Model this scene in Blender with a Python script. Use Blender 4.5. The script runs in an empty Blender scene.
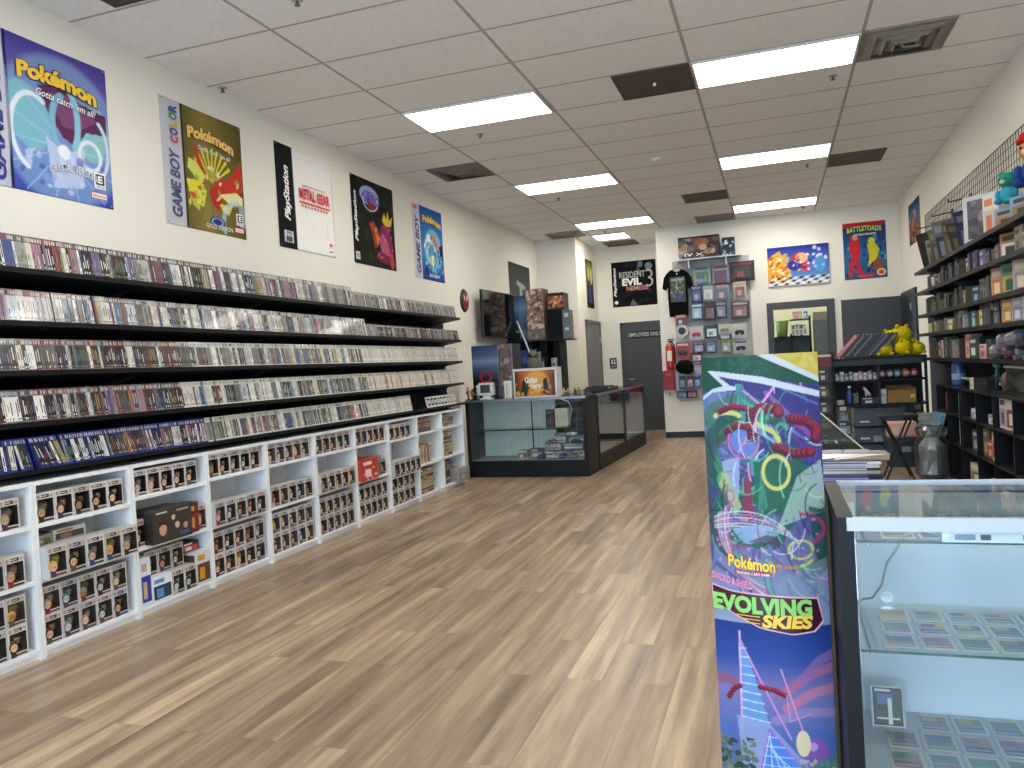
import bpy, math, random
import numpy as np
from mathutils import Matrix, Vector
S = bpy.context.scene
C = S.collection
R = math.radians
# ------------------------------------------------------------ camera, light, exposure
HC = 1.33            # camera height
CZ = 3.583           # ceiling height
XL, XR, YB = -3.959, 1.909, 13.56
YF = -4.6            # shop front behind the camera
cam = bpy.data.objects.new('camera', bpy.data.cameras.new('camera')); C.objects.link(cam)
cam.data.sensor_width = 36.0
cam.data.lens = 786.24 * 36.0 / 1024.0
cr, cu, cf = (Vector(v) for v in ((0.946545, 0.317463, -0.057184), (0.048109, 0.036357, 0.998180), (-0.318964, 0.947573, -0.019141)))
cam.matrix_world = Matrix(((cr.x, cu.x, -cf.x, 0), (cr.y, cu.y, -cf.y, 0), (cr.z, cu.z, -cf.z, HC), (0, 0, 0, 1)))
cam.data.clip_start = 0.02
S.camera = cam
S.cycles.transparent_max_bounces = 24
S.view_settings.view_transform = 'Standard'
S.view_settings.look = 'None'
S.view_settings.exposure = 0.12
S.view_settings.gamma = 1.0
S.view_settings.use_curve_mapping = False
LAMP = 14.5          # emission of the ceiling troffers
DAY = 9.5           # daylight outside the shop front
wd = bpy.data.worlds.new('daylight'); S.world = wd; wd.use_nodes = True
bg = wd.node_tree.nodes['Background']
bg.inputs[0].default_value = (0.50, 0.72, 1.0, 1); bg.inputs[1].default_value = DAY
pl = bpy.data.lights.new('shopfront_daylight', 'AREA'); pl.shape = 'RECTANGLE'; pl.size = 5.4; pl.size_y = 2.5
pl.cycles.is_portal = True
po = bpy.data.objects.new('shopfront_daylight', pl); C.objects.link(po)
po.location = (-1.0, YF + 0.02, 1.5); po.rotation_euler = (R(90), 0, 0)

# ------------------------------------------------------------ helpers
def lin(c):
    if isinstance(c, str):
        c = tuple(int(c[i:i+2], 16) / 255 for i in (0, 2, 4))
    return tuple(x / 12.92 if x <= .04045 else ((x + .055) / 1.055) ** 2.4 for x in c[:3])
MATS = {}
def mat(name, col='808080', rough=.5, metal=0, spec=.5, alpha=1, emit=0, noise=0, nscale=8, vc=False, bump=0, bscale=60, coat=0):
    if name in MATS: return MATS[name]
    m = bpy.data.materials.new(name); m.use_nodes = True; nt = m.node_tree; N = nt.nodes; L = nt.links
    b = N['Principled BSDF']
    b.inputs['Roughness'].default_value = rough; b.inputs['Metallic'].default_value = metal
    b.inputs['Specular IOR Level'].default_value = spec; b.inputs['Alpha'].default_value = alpha
    b.inputs['Coat Weight'].default_value = coat
    base = (*lin(col), 1)
    b.inputs['Base Color'].default_value = base
    src = None
    if vc:
        a = N.new('ShaderNodeAttribute'); a.attribute_name = 'Col'; src = a.outputs['Color']
        L.new(src, b.inputs['Base Color'])
    if noise:
        tc = N.new('ShaderNodeTexCoord'); nz = N.new('ShaderNodeTexNoise'); nz.inputs['Scale'].default_value = nscale
        nz.inputs['Detail'].default_value = 4
        L.new(tc.outputs['Object'], nz.inputs['Vector'])
        mr = N.new('ShaderNodeMapRange'); mr.inputs[3].default_value = 1 - noise; mr.inputs[4].default_value = 1 + noise
        L.new(nz.outputs['Fac'], mr.inputs[0])
        mx = N.new('ShaderNodeVectorMath'); mx.operation = 'SCALE'
        if src: L.new(src, mx.inputs[0])
        else: mx.inputs[0].default_value = base[:3]
        L.new(mr.outputs[0], mx.inputs['Scale']); L.new(mx.outputs[0], b.inputs['Base Color'])
    if bump:
        tc = N.new('ShaderNodeTexCoord'); nz = N.new('ShaderNodeTexNoise'); nz.inputs['Scale'].default_value = bscale
        L.new(tc.outputs['Object'], nz.inputs['Vector'])
        bp = N.new('ShaderNodeBump'); bp.inputs['Strength'].default_value = bump; bp.inputs['Distance'].default_value = .01
        L.new(nz.outputs['Fac'], bp.inputs['Height']); L.new(bp.outputs[0], b.inputs['Normal'])
    if emit:
        b.inputs['Emission Color'].default_value = base; b.inputs['Emission Strength'].default_value = emit
    MATS[name] = m
    return m
def glass(name, tint='ffffff', refl=.08, rough=.02, hi=.55):
    if name in MATS: return MATS[name]
    m = bpy.data.materials.new(name); m.use_nodes = True; nt = m.node_tree; N = nt.nodes; L = nt.links
    for n in list(N):
        if n.type == 'BSDF_PRINCIPLED': N.remove(n)
    out = N['Material Output']
    t = N.new('ShaderNodeBsdfTransparent'); t.inputs[0].default_value = (*lin(tint), 1)
    g = N.new('ShaderNodeBsdfGlossy'); g.inputs['Roughness'].default_value = rough
    fr = N.new('ShaderNodeLayerWeight'); fr.inputs['Blend'].default_value = .25
    mr = N.new('ShaderNodeMapRange'); mr.inputs[3].default_value = refl; mr.inputs[4].default_value = hi
    L.new(fr.outputs['Fresnel'], mr.inputs[0])
    mx = N.new('ShaderNodeMixShader'); L.new(mr.outputs[0], mx.inputs[0]); L.new(t.outputs[0], mx.inputs[1]); L.new(g.outputs[0], mx.inputs[2])
    L.new(mx.outputs[0], out.inputs[0])
    MATS[name] = m
    return m

class MB:
    """collects faces with a colour per face"""
    def __init__(s): s.v = []; s.f = []; s.c = []; s.col = (.5, .5, .5); s.M = None
    def color(s, c): s.col = lin(c); return s
    def add(s, vs, fs, col=None):
        k = len(s.v); c = s.col if col is None else lin(col)
        if s.M is not None: vs = [tuple(s.M @ Vector(p)) for p in vs]
        s.v += [tuple(p) for p in vs]
        for f in fs: s.f.append(tuple(i + k for i in f)); s.c.append(c)
        return s
    def box(s, x0, x1, y0, y1, z0, z1, col=None):
        return s.add([(x0,y0,z0),(x1,y0,z0),(x1,y1,z0),(x0,y1,z0),(x0,y0,z1),(x1,y0,z1),(x1,y1,z1),(x0,y1,z1)],
              [(0,3,2,1),(4,5,6,7),(0,1,5,4),(1,2,6,5),(2,3,7,6),(3,0,4,7)], col)
    def quad(s, a, b, c, d, col=None): return s.add([a, b, c, d], [(0,1,2,3)], col)
    def prism(s, pts, ax, a, b, col=None):
        """polygon in the two axes other than ax, extruded from a to b"""
        def P(p, t):
            q = list(p); q.insert(ax, t); return tuple(q)
        n = len(pts)
        return s.add([P(p, a) for p in pts] + [P(p, b) for p in pts],
              [tuple(range(n))[::-1], tuple(range(n, 2*n))] + [(i, (i+1) % n, n + (i+1) % n, n + i) for i in range(n)], col)
    def tube(s, pts, r, n=8, col=None, closed=False):
        pts = [Vector(p) for p in pts]; m = len(pts); vs = []; rr = r if isinstance(r, (list, tuple)) else [r] * m
        for i, p in enumerate(pts):
            d = (pts[min(i+1, m-1)] - pts[max(i-1, 0)])
            if closed: d = pts[(i+1) % m] - pts[(i-1) % m]
            d = d.normalized() if d.length > 1e-9 else Vector((0, 0, 1))
            a = d.cross(Vector((0, 0, 1))); a = a.normalized() if a.length > 1e-3 else Vector((1, 0, 0)); b = d.cross(a)
            for k in range(n):
                t = 2 * math.pi * k / n; vs.append(tuple(p + a * math.cos(t) * rr[i] + b * math.sin(t) * rr[i]))
        fs = [(i*n + k, i*n + (k+1) % n, (i+1)*n + (k+1) % n, (i+1)*n + k) for i in range(m - 1) for k in range(n)]
        if closed: fs += [((m-1)*n + k, (m-1)*n + (k+1) % n, (k+1) % n, k) for k in range(n)]
        else: fs += [tuple(range(n))[::-1], tuple(range((m-1)*n, m*n))]
        return s.add(vs, fs, col)
    def lathe(s, prof, cx=0, cy=0, n=16, col=None, sx=1, sy=1):
        m = len(prof); vs = [(cx + r*math.cos(2*math.pi*k/n)*sx, cy + r*math.sin(2*math.pi*k/n)*sy, z) for r, z in prof for k in range(n)]
        fs = [(i*n + k, i*n + (k+1) % n, (i+1)*n + (k+1) % n, (i+1)*n + k) for i in range(m-1) for k in range(n)]
        fs += [tuple(range(n))[::-1], tuple(range((m-1)*n, m*n))]
        return s.add(vs, fs, col)
    def ball(s, c, r, n=12, col=None):
        r = r if isinstance(r, (tuple, list)) else (r, r, r); h = n // 2
        vs = [(c[0], c[1], c[2] - r[2])]; 
        for i in range(1, h):
            p = math.pi * i / h
            for k in range(n):
                t = 2*math.pi*k/n; vs.append((c[0] + r[0]*math.sin(p)*math.cos(t), c[1] + r[1]*math.sin(p)*math.sin(t), c[2] - r[2]*math.cos(p)))
        vs.append((c[0], c[1], c[2] + r[2])); e = len(vs) - 1
        fs = [(0, 1 + (k+1) % n, 1 + k) for k in range(n)]
        fs += [(1 + (i-1)*n + k, 1 + (i-1)*n + (k+1) % n, 1 + i*n + (k+1) % n, 1 + i*n + k) for i in range(1, h-1) for k in range(n)]
        fs += [(1 + (h-2)*n + k, 1 + (h-2)*n + (k+1) % n, e) for k in range(n)]
        return s.add(vs, fs, col)
    def mesh(s, name, m, smooth=False):
        me = bpy.data.meshes.new(name); me.from_pydata(s.v, [], s.f); me.materials.append(m)
        a = me.color_attributes.new('Col', 'FLOAT_COLOR', 'CORNER')
        lt = np.array([len(f) for f in s.f]); c = np.ones((len(s.f), 4), np.float32); c[:, :3] = np.array(s.c, np.float32).reshape(-1, 3)
        a.data.foreach_set('color', np.repeat(c, lt, axis=0).ravel())
        if smooth: me.polygons.foreach_set('use_smooth', [True] * len(s.f))
        me.update()
        return me
    def build(s, name, m, parent=None, smooth=False, bevel=0, loc=None, rz=0):
        o = bpy.data.objects.new(name, s.mesh(name, m, smooth)); C.objects.link(o)
        if parent is not None: o.parent = parent
        if loc is not None: o.location = loc
        if rz: o.rotation_euler = (0, 0, rz)
        if bevel:
            b = o.modifiers.new('bevel', 'BEVEL'); b.width = bevel; b.segments = 2; b.limit_method = 'ANGLE'
        return o
def tag(o, label=None, cat=None, group=None, kind=None):
    if label: o['label'] = label
    if cat: o['category'] = cat
    if group: o['group'] = group
    if kind: o['kind'] = kind
    return o
def thing(name, label, cat, loc=(0, 0, 0), rz=0, group=None):
    o = bpy.data.objects.new(name, None); C.objects.link(o); o.location = loc; o.rotation_euler = (0, 0, rz)
    return tag(o, label, cat, group)
def B(*a, **k): return MB().box(*a, **k)
def nth(n):
    if n == 1: return 'first'
    return ['', 'first', 'second', 'third', 'fourth', 'fifth', 'sixth', 'seventh', 'eighth', 'ninth', 'tenth'][n] if n <= 10 else '%d%s' % (n, 'th' if 10 < n % 100 < 14 else {1: 'st', 2: 'nd', 3: 'rd'}.get(n % 10, 'th'))

VC = mat('printed_card', rough=.45, vc=True)
VCG = mat('glossy_print', rough=.22, vc=True, coat=.3)
BPRINT = mat('banner_print', rough=.5, vc=True, spec=.3)
VCM = mat('matte_print', rough=.8, vc=True)
CLOTH = mat('poster_cloth', rough=.85, vc=True, spec=.2)
PLUSH = mat('plush_fabric', rough=.95, vc=True, spec=.1, bump=.5, bscale=150)
BLACK = mat('black_metal', '131417', rough=.5)
BLK2 = mat('black_laminate', '0b0d12', rough=.5, spec=.3)
WHITE = mat('white_laminate', 'eceef0', rough=.4)
STEEL = mat('brushed_steel', 'b5b8ba', rough=.3, metal=1)
CHROME = mat('chrome', 'd8dadc', rough=.12, metal=1)
GREYM = mat('grey_metal', '5a5d60', rough=.45, metal=.3)
GLASS = glass('clear_glass', 'fafdfc', .035)
GEDGE = mat('glass_edge', '2e5a50', rough=.2)
PLASTIC = glass('clear_plastic', 'dfe6ea', .12, .15)

# ---- raster painter: flat colours on a fine grid, used for printed posters
class Cv:
    def __init__(s, w, h, bg='000000', n=110):
        s.w, s.h = w, h; s.nx = max(4, int(n * w / max(w, h))); s.ny = max(4, int(n * h / max(w, h)))
        s.X, s.Y = np.meshgrid(np.linspace(0, 1, s.nx + 1), np.linspace(0, 1, s.ny + 1))
        s.P = np.zeros((s.ny + 1, s.nx + 1, 3)); s.P[:] = lin(bg); s.asp = h / w
        s.rg = np.random.default_rng(int(w * 1000 + h * 77 + n))
    def put(s, m, c, a=1.0):
        m = np.clip(m, 0, 1)[..., None] * a; s.P = s.P * (1 - m) + np.array(lin(c)) * m; return s
    def rect(s, x0, y0, x1, y1, c, a=1): return s.put(((s.X >= x0) & (s.X <= x1) & (s.Y >= y0) & (s.Y <= y1)).astype(float), c, a)
    def gradv(s, stops):
        ys = [q[0] for q in stops]; cs = np.array([lin(q[1]) for q in stops])
        for k in range(3): s.P[..., k] = np.interp(s.Y, ys, cs[:, k])
        return s
    def gradh(s, stops, m=None):
        ys = [q[0] for q in stops]; cs = np.array([lin(q[1]) for q in stops]); m = np.ones_like(s.X) if m is None else m
        G = np.stack([np.interp(s.X, ys, cs[:, k]) for k in range(3)], -1); s.P = s.P * (1 - m[..., None]) + G * m[..., None]; return s
    def ell(s, cx, cy, rx, ry, c, rot=0, a=1, w=None):
        dx = s.X - cx; dy = (s.Y - cy) * s.asp; t = R(rot); u = dx*math.cos(t) + dy*math.sin(t); v = -dx*math.sin(t) + dy*math.cos(t)
        d = np.sqrt((u/rx)**2 + (v/(ry*s.asp))**2)
        m = np.clip((1.06 - d) / .1, 0, 1)
        if w: m = np.clip((w - np.abs(d - 1)) / (w*.35), 0, 1)
        return s.put(m, c, a)
    def poly(s, pts, c, a=1):
        ins = np.zeros(s.X.shape, bool); n = len(pts)
        for i in range(n):
            x0, y0 = pts[i]; x1, y1 = pts[(i+1) % n]
            if y0 == y1: continue
            cnd = ((s.Y >= min(y0, y1)) & (s.Y < max(y0, y1))); xi = x0 + (s.Y - y0) * (x1 - x0) / (y1 - y0)
            ins ^= cnd & (s.X < xi)
        return s.put(ins.astype(float), c, a)
    def line(s, pts, w, c, a=1):
        D = np.full(s.X.shape, 9.)
        for (x0, y0), (x1, y1) in zip(pts[:-1], pts[1:]):
            ax, ay = x1 - x0, (y1 - y0)*s.asp; px, py = s.X - x0, (s.Y - y0)*s.asp
            t = np.clip((px*ax + py*ay) / (ax*ax + ay*ay + 1e-9), 0, 1); D = np.minimum(D, np.hypot(px - t*ax, py - t*ay))
        return s.put(np.clip((w/2 - D) / (w*.2) + .5, 0, 1), c, a)
    def curve(s, cx, cy, rx, ry, a0, a1, w, c, a=1, n=24):
        return s.line([(cx + rx*math.cos(R(a0 + (a1-a0)*i/n)), cy + ry*math.sin(R(a0 + (a1-a0)*i/n))) for i in range(n+1)], w, c, a)
    def blobs(s, seed, cols, n, r0, r1, box=(0, 0, 1, 1), a=.8):
        g = random.Random(seed)
        for i in range(n):
            s.ell(g.uniform(box[0], box[2]), g.uniform(box[1], box[3]), g.uniform(r0, r1), g.uniform(r0, r1)/s.asp, g.choice(cols), g.uniform(0, 180), a)
        return s
    def sheet(s, name, M, parent=None, m=None, wave=.004, bend=None, solid=.002):
        x = s.X * s.w; y = s.Y * s.h
        z = wave * (np.sin(s.X*7 + 1) * .5 + np.sin(s.X*3 + s.Y*4)*.5) + abs(wave)
        if bend is not None: x, z = bend(s.X)
        Mn = np.array(M); P = np.stack([x, y, z, np.ones_like(x)], -1) @ Mn.T
        nx, ny = s.nx, s.ny; idx = np.arange((nx+1)*(ny+1)).reshape(ny+1, nx+1)
        F = np.stack([idx[:-1, :-1], idx[:-1, 1:], idx[1:, 1:], idx[1:, :-1]], -1).reshape(-1, 4)
        me = bpy.data.meshes.new(name); me.from_pydata(P[..., :3].reshape(-1, 3).tolist(), [], F.tolist()); me.materials.append(m or CLOTH)
        a = me.color_attributes.new('Col', 'FLOAT_COLOR', 'POINT'); c = np.ones((idx.size, 4), np.float32); c[:, :3] = s.P.reshape(-1, 3)
        a.data.foreach_set('color', c.ravel()); me.polygons.foreach_set('use_smooth', [True]*len(F))
        o = bpy.data.objects.new(name, me); C.objects.link(o)
        if parent is not None: o.parent = parent
        if solid:
            k = o.modifiers.new('thickness', 'SOLIDIFY'); k.thickness = solid; k.offset = -1
        return o
def frame(o, u, v):
    """matrix whose x runs along u, y along v"""
    u, v = Vector(u), Vector(v); n = u.cross(v); return Matrix(((u.x, v.x, n.x, o[0]), (u.y, v.y, n.y, o[1]), (u.z, v.z, n.z, o[2]), (0, 0, 0, 1)))
def LW(y0, z0, x=XL): return frame((x, y0, z0), (0, 1, 0), (0, 0, 1))
def BW(x0, z0, y=YB): return frame((x0, y, z0), (1, 0, 0), (0, 0, 1))
def text(body, M, x, y, w, h, col, parent=None, outline=None, ow=.03, shear=0, rot=0, lift=.0095, warp=None, name='lettering', m=None, bold=.012):
    """lettering w wide and h tall with its lower left corner at (x, y) of the frame M"""
    out = None
    for k, (cc, off, dz) in enumerate(([(outline, ow, 0)] if outline else []) + [(col, bold, .0015)]):
        cu_ = bpy.data.curves.new('lettering', 'FONT'); cu_.body = body; cu_.shear = shear; cu_.offset = off; cu_.resolution_u = 3
        t = bpy.data.objects.new('t', cu_); C.objects.link(t); me = bpy.data.meshes.new_from_object(t); bpy.data.objects.remove(t)
        n = len(me.vertices)
        if not n: continue
        co = np.empty(n*3); me.vertices.foreach_get('co', co); co = co.reshape(-1, 3)
        if k == 0: lo = co.min(0); hi = co.max(0)
        co[:, 0] = (co[:, 0] - lo[0]) / (hi[0] - lo[0]) * w; co[:, 1] = (co[:, 1] - lo[1]) / (hi[1] - lo[1]) * h
        if warp: co[:, 1] += np.array([warp(q) for q in co[:, 0] / w])
        if rot:
            a = R(rot); co[:, 0], co[:, 1] = co[:, 0]*math.cos(a) - co[:, 1]*math.sin(a), co[:, 0]*math.sin(a) + co[:, 1]*math.cos(a)
        co[:, 0] += x; co[:, 1] += y; co[:, 2] = lift + dz
        P = np.concatenate([co, np.ones((n, 1))], 1) @ np.array(M).T
        me.vertices.foreach_set('co', P[:, :3].ravel()); me.materials.clear(); me.materials.append(m or VC)
        a = me.color_attributes.new('Col', 'FLOAT_COLOR', 'POINT'); a.data.foreach_set('color', np.tile(np.array([*lin(cc), 1], np.float32), n))
        me.update(); o = bpy.data.objects.new(name if k or not outline else name + '_outline', me); C.objects.link(o)
        if outline and k == 1: o.parent = out
        elif parent is not None: o.parent = parent
        out = out or o
    return out

# ------------------------------------------------------------ the room
wallm = mat('cream_wall_paint', 'ebe7dc', rough=.85, noise=.02, nscale=3, bump=.15, bscale=90)
greyd = mat('grey_door_paint', '43474c', rough=.55)
def struct(name, mb, m, **k): return tag(mb.build(name, m, **k), kind='structure')
def floor_mat():
    m = bpy.data.materials.new('oak_plank_floor'); m.use_nodes = True; N = m.node_tree.nodes; L = m.node_tree.links; b = N['Principled BSDF']
    tc = N.new('ShaderNodeTexCoord'); sx = N.new('ShaderNodeSeparateXYZ'); cb = N.new('ShaderNodeCombineXYZ')
    L.new(tc.outputs['Object'], sx.inputs[0]); L.new(sx.outputs['Y'], cb.inputs['X']); L.new(sx.outputs['X'], cb.inputs['Y'])
    br = N.new('ShaderNodeTexBrick'); br.inputs['Scale'].default_value = 1; br.inputs['Brick Width'].default_value = 1.22; br.inputs['Row Height'].default_value = .152
    br.inputs['Mortar Size'].default_value = .0015; br.inputs['Color1'].default_value = (0, 0, 0, 1); br.inputs['Color2'].default_value = (1, 1, 1, 1)
    br.inputs['Mortar'].default_value = (0, 0, 0, 1); br.offset = .37; br.inputs['Bias'].default_value = 0
    L.new(cb.outputs[0], br.inputs['Vector'])
    # grain: noise stretched along the plank, moved per plank
    mp = N.new('ShaderNodeVectorMath'); mp.operation = 'MULTIPLY'; mp.inputs[1].default_value = (.5, 7, 1); L.new(cb.outputs[0], mp.inputs[0])
    ad = N.new('ShaderNodeVectorMath'); ad.operation = 'ADD'; L.new(mp.outputs[0], ad.inputs[0])
    sc = N.new('ShaderNodeVectorMath'); sc.operation = 'SCALE'; sc.inputs['Scale'].default_value = 13; L.new(br.outputs['Color'], sc.inputs[0]); L.new(sc.outputs[0], ad.inputs[1])
    n1 = N.new('ShaderNodeTexNoise'); n1.inputs['Scale'].default_value = 1.7; n1.inputs['Detail'].default_value = 8; n1.inputs['Roughness'].default_value = .62; L.new(ad.outputs[0], n1.inputs['Vector'])
    rp = N.new('ShaderNodeValToRGB'); L.new(n1.outputs['Fac'], rp.inputs[0])
    e = rp.color_ramp.elements; e[0].position = .28; e[0].color = (*lin('6a5844'), 1); e[1].position = .72; e[1].color = (*lin('bfa98c'), 1)
    x = e.new(.5); x.color = (*lin('95806a'), 1)
    hs = N.new('ShaderNodeHueSaturation'); L.new(rp.outputs[0], hs.inputs['Color'])
    mr = N.new('ShaderNodeMapRange'); mr.inputs[3].default_value = .80; mr.inputs[4].default_value = 1.18; L.new(br.outputs['Color'], mr.inputs[0]); L.new(mr.outputs[0], hs.inputs['Value'])
    mx = N.new('ShaderNodeMix'); mx.data_type = 'RGBA'; mx.inputs['B'].default_value = (*lin('5d4f41'), 1); L.new(hs.outputs[0], mx.inputs['A'])
    ml = N.new('ShaderNodeMath'); ml.operation = 'MULTIPLY'; ml.inputs[1].default_value = .35; L.new(br.outputs['Fac'], ml.inputs[0]); L.new(ml.outputs[0], mx.inputs['Factor'])
    L.new(mx.outputs['Result'], b.inputs['Base Color']); b.inputs['Roughness'].default_value = .33; b.inputs['Specular IOR Level'].default_value = .5
    return m
def ceil_mat():
    m = bpy.data.materials.new('ceiling_tile'); m.use_nodes = True; N = m.node_tree.nodes; L = m.node_tree.links; b = N['Principled BSDF']
    tc = N.new('ShaderNodeTexCoord'); sx = N.new('ShaderNodeSeparateXYZ'); L.new(tc.outputs['Object'], sx.inputs[0])
    def grid(o, off, step, w):
        a = N.new('ShaderNodeMath'); a.operation = 'SUBTRACT'; a.inputs[1].default_value = off; L.new(o, a.inputs[0])
        p = N.new('ShaderNodeMath'); p.operation = 'PINGPONG'; p.inputs[1].default_value = step/2; L.new(a.outputs[0], p.inputs[0])
        l = N.new('ShaderNodeMath'); l.operation = 'LESS_THAN'; l.inputs[1].default_value = w; L.new(p.outputs[0], l.inputs[0]); return l.outputs[0]
    g1 = grid(sx.outputs['X'], GX, 1.2192, .012); g2 = grid(sx.outputs['Y'], GY, .6096, .010)
    mm = N.new('ShaderNodeMath'); mm.operation = 'MAXIMUM'; L.new(g1, mm.inputs[0]); L.new(g2, mm.inputs[1])
    nz = N.new('ShaderNodeTexNoise'); nz.inputs['Scale'].default_value = 35; nz.inputs['Detail'].default_value = 5; L.new(tc.outputs['Object'], nz.inputs['Vector'])
    rp = N.new('ShaderNodeValToRGB'); L.new(nz.outputs['Fac'], rp.inputs[0]); e = rp.color_ramp.elements
    e[0].position = .3; e[0].color = (*lin('eceae8'), 1); e[1].position = .6; e[1].color = (*lin('f4f2f0'), 1)
    mx = N.new('ShaderNodeMix'); mx.data_type = 'RGBA'; L.new(mm.outputs[0], mx.inputs['Factor']); L.new(rp.outputs[0], mx.inputs['A']); mx.inputs['B'].default_value = (*lin('b4b0aa'), 1)
    L.new(mx.outputs['Result'], b.inputs['Base Color']); b.inputs['Roughness'].default_value = .9; b.inputs['Specular IOR Level'].default_value = .15
    return m
GX, GY = -4.1753, 4.9653
def gx(i): return GX + 1.2192*i
def gy(j): return GY + .6096*j
YE = 17.2
struct('floor', B(XL-.15, XR+.15, YF-.15, YE, -.1, 0), floor_mat())
struct('ceiling', B(XL-.15, XR+.15, YF-.15, YE, CZ, CZ+.1), ceil_mat())
struct('wall_left', B(XL-.15, XL, YF-.15, YB, 0, CZ), wallm)
struct('wall_right', B(XR, XR+.15, YF-.15, YB+.1, 0, CZ), wallm)
AX, AY, PX = -3.25, 15.22, -1.84
struct('wall_alcove_front', B(XL, AX, YB, AY+.1, 0, CZ), wallm)
struct('wall_alcove_back', B(AX, PX+.1, AY, AY+.15, 0, CZ), wallm)
struct('wall_alcove_right', B(PX, PX+.12, YB+.12, AY, 0, CZ), wallm)
wb = MB().box(PX, .0, YB, YB+.12, 0, CZ).box(.82, XR, YB, YB+.12, 0, CZ).box(0, .82, YB, YB+.12, 2.05, CZ)
struct('wall_back', wb, wallm)
struct('wall_office_back', B(PX+.12, XR, 16.6, 16.75, 0, CZ), mat('office_wall_paint', 'd8cca0', rough=.85))
struct('wall_office_right', B(XR, XR+.15, YB+.1, 16.6, 0, CZ), wallm)
wf = MB().box(XL, -3.7, YF-.12, YF, 0, CZ).box(1.7, XR, YF-.12, YF, 0, CZ).box(-3.7, 1.7, YF-.12, YF, 0, .25).box(-3.7, 1.7, YF-.12, YF, 2.75, CZ)
struct('wall_front', wf, wallm)
wfm = MB()
for x in (-3.7, -1.9, -.1, 1.64): wfm.box(x, x+.06, YF-.1, YF-.02, .25, 2.75)
wfm.box(-3.7, 1.7, YF-.1, YF-.02, .25, .31).box(-3.7, 1.7, YF-.1, YF-.02, 2.69, 2.75)
struct('window_1', wfm, STEEL)
bb = mat('black_baseboard', '17191d', rough=.5)
struct('baseboard_back', B(PX, -.12, YB-.012, YB, 0, .1), bb)
struct('baseboard_alcove_back', MB().box(AX, -2.87, AY-.012, AY, 0, .1), bb)
struct('baseboard_alcove_left', MB().box(AX, AX+.012, YB, 14.0, 0, .1), bb)
struct('baseboard_left', B(XL, XL+.012, 12.0, YB, 0, .1), bb)
struct('baseboard_right', B(XR-.012, XR, 9.6, YB, 0, .1), bb)
# doors
d = struct('door_1', MB().box(-.1, 0, YB-.02, YB+.14, 0, 2.05).box(.82, .93, YB-.02, YB+.14, 0, 2.05).box(-.1, .93, YB-.02, YB+.14, 2.05, 2.16), greyd)
d = struct('door_2', MB().box(1.03, XR-.002, YB-.03, YB, 0, 2.12), greyd)
B(1.025, 1.035, YB-.034, YB, 0, 2.13).build('door_edge', GREYM, d)
d = struct('door_3', MB().box(XR-.03, XR-.001, 12.2, 13.5, 0, 2.15), mat('dark_door_paint', '202327', rough=.5))
MB().box(XR-.045, XR-.03, 12.56, 12.6, 1.85, 1.95).build('hinge', STEEL, d)
d = struct('door_4', MB().box(-2.78, -2.06, AY-.01, AY, 0, 2.05), greyd)
MB().box(-2.84, -2.78, AY-.03, AY, 0, 2.1).box(-2.06, -2.0, AY-.03, AY, 0, 2.1).box(-2.84, -2.0, AY-.03, AY, 2.05, 2.1).build('door_frame', greyd, d)
MB().tube([(-2.7, AY-.01, 1.0), (-2.7, AY-.06, 1.0), (-2.6, AY-.06, 1.0)], .01).build('door_handle', STEEL, d)
lgd = mat('light_grey_door_paint', '77787a', rough=.5)
d = struct('door_5', MB().box(AX, AX+.02, 14.08, 15.14, 0, 2.1), lgd)
MB().box(AX, AX+.035, 14.0, 14.08, 0, 2.15).box(AX, AX+.035, 15.14, 15.2, 0, 2.15).box(AX, AX+.035, 14.0, 15.2, 2.1, 2.15).build('door_frame', mat('grey_frame_paint', '6a6b6c', rough=.5), d)
MB().box(AX+.02, AX+.06, 14.95, 15.05, 1.75, 1.85).build('door_closer', STEEL, d)

# ------------------------------------------------------------ ceiling lights, vents, sprinklers
emm = mat('lit_diffuser', 'fffaf0', rough=.6, emit=LAMP)
frm = mat('troffer_frame', 'dcdad4', rough=.5)
def light(i, j, w, label):
    x0, y0 = gx(i), gy(j)
    t = thing('ceiling_light', label, 'ceiling light', (x0, y0, CZ), group=None)
    W, D = w, .6096; e = .028
    MB().box(e, W-e, e, D-e, -.014, -.006).build('diffuser', emm, t)
    MB().box(.01, W-.01, .01, e, -.018, 0).box(.01, W-.01, D-e, D-.01, -.018, 0).box(.01, e, e, D-e, -.018, 0).box(W-e, W-.01, e, D-e, -.018, 0).build('light_frame', frm, t)
for j, w in ((2, 'nearest'), (7, 'middle'), (12, 'farthest')):
    light(1, j, 1.2192, 'lit flat ceiling light panel, %s of three in the left row' % w)
    light(3, j, 1.2192, 'lit flat ceiling light panel, %s of three in the right row' % w)
light(1, 14.1, .6096, 'small lit ceiling light panel far back in the door alcove')
for j in (-3, -8, -13):  # unseen rows added at the same spacing, to light the floor
    w = {-3: 'first pair past the near end of the photo', -8: 'pair above the camera', -13: 'pair by the shop window'}[j]
    light(1, j, 1.2192, 'unseen ceiling light of the left row, ' + w)
    light(3, j, 1.2192, 'unseen ceiling light of the right row, ' + w)
tg = thing('ceiling_light', 'lit ceiling light panel inside the back office', 'ceiling light', (.2, 14.6, CZ))
MB().box(0, 1.2, 0, .6, -.014, -.006).build('diffuser', emm, tg); MB().box(-.02, 0, 0, .6, -.018, 0).box(1.2, 1.22, 0, .6, -.018, 0).box(-.02, 1.22, -.02, 0, -.018, 0).box(-.02, 1.22, .6, .62, -.018, 0).build('light_frame', frm, tg)
vdark = mat('dark_vent', '4b463f', rough=.7); vmid = mat('dusty_vent', '7a756c', rough=.8, noise=.25, nscale=9); vpale = mat('pale_vent', '9c968c', rough=.8); vol = mat('olive_vent', '6c6556', rough=.8)
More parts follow.
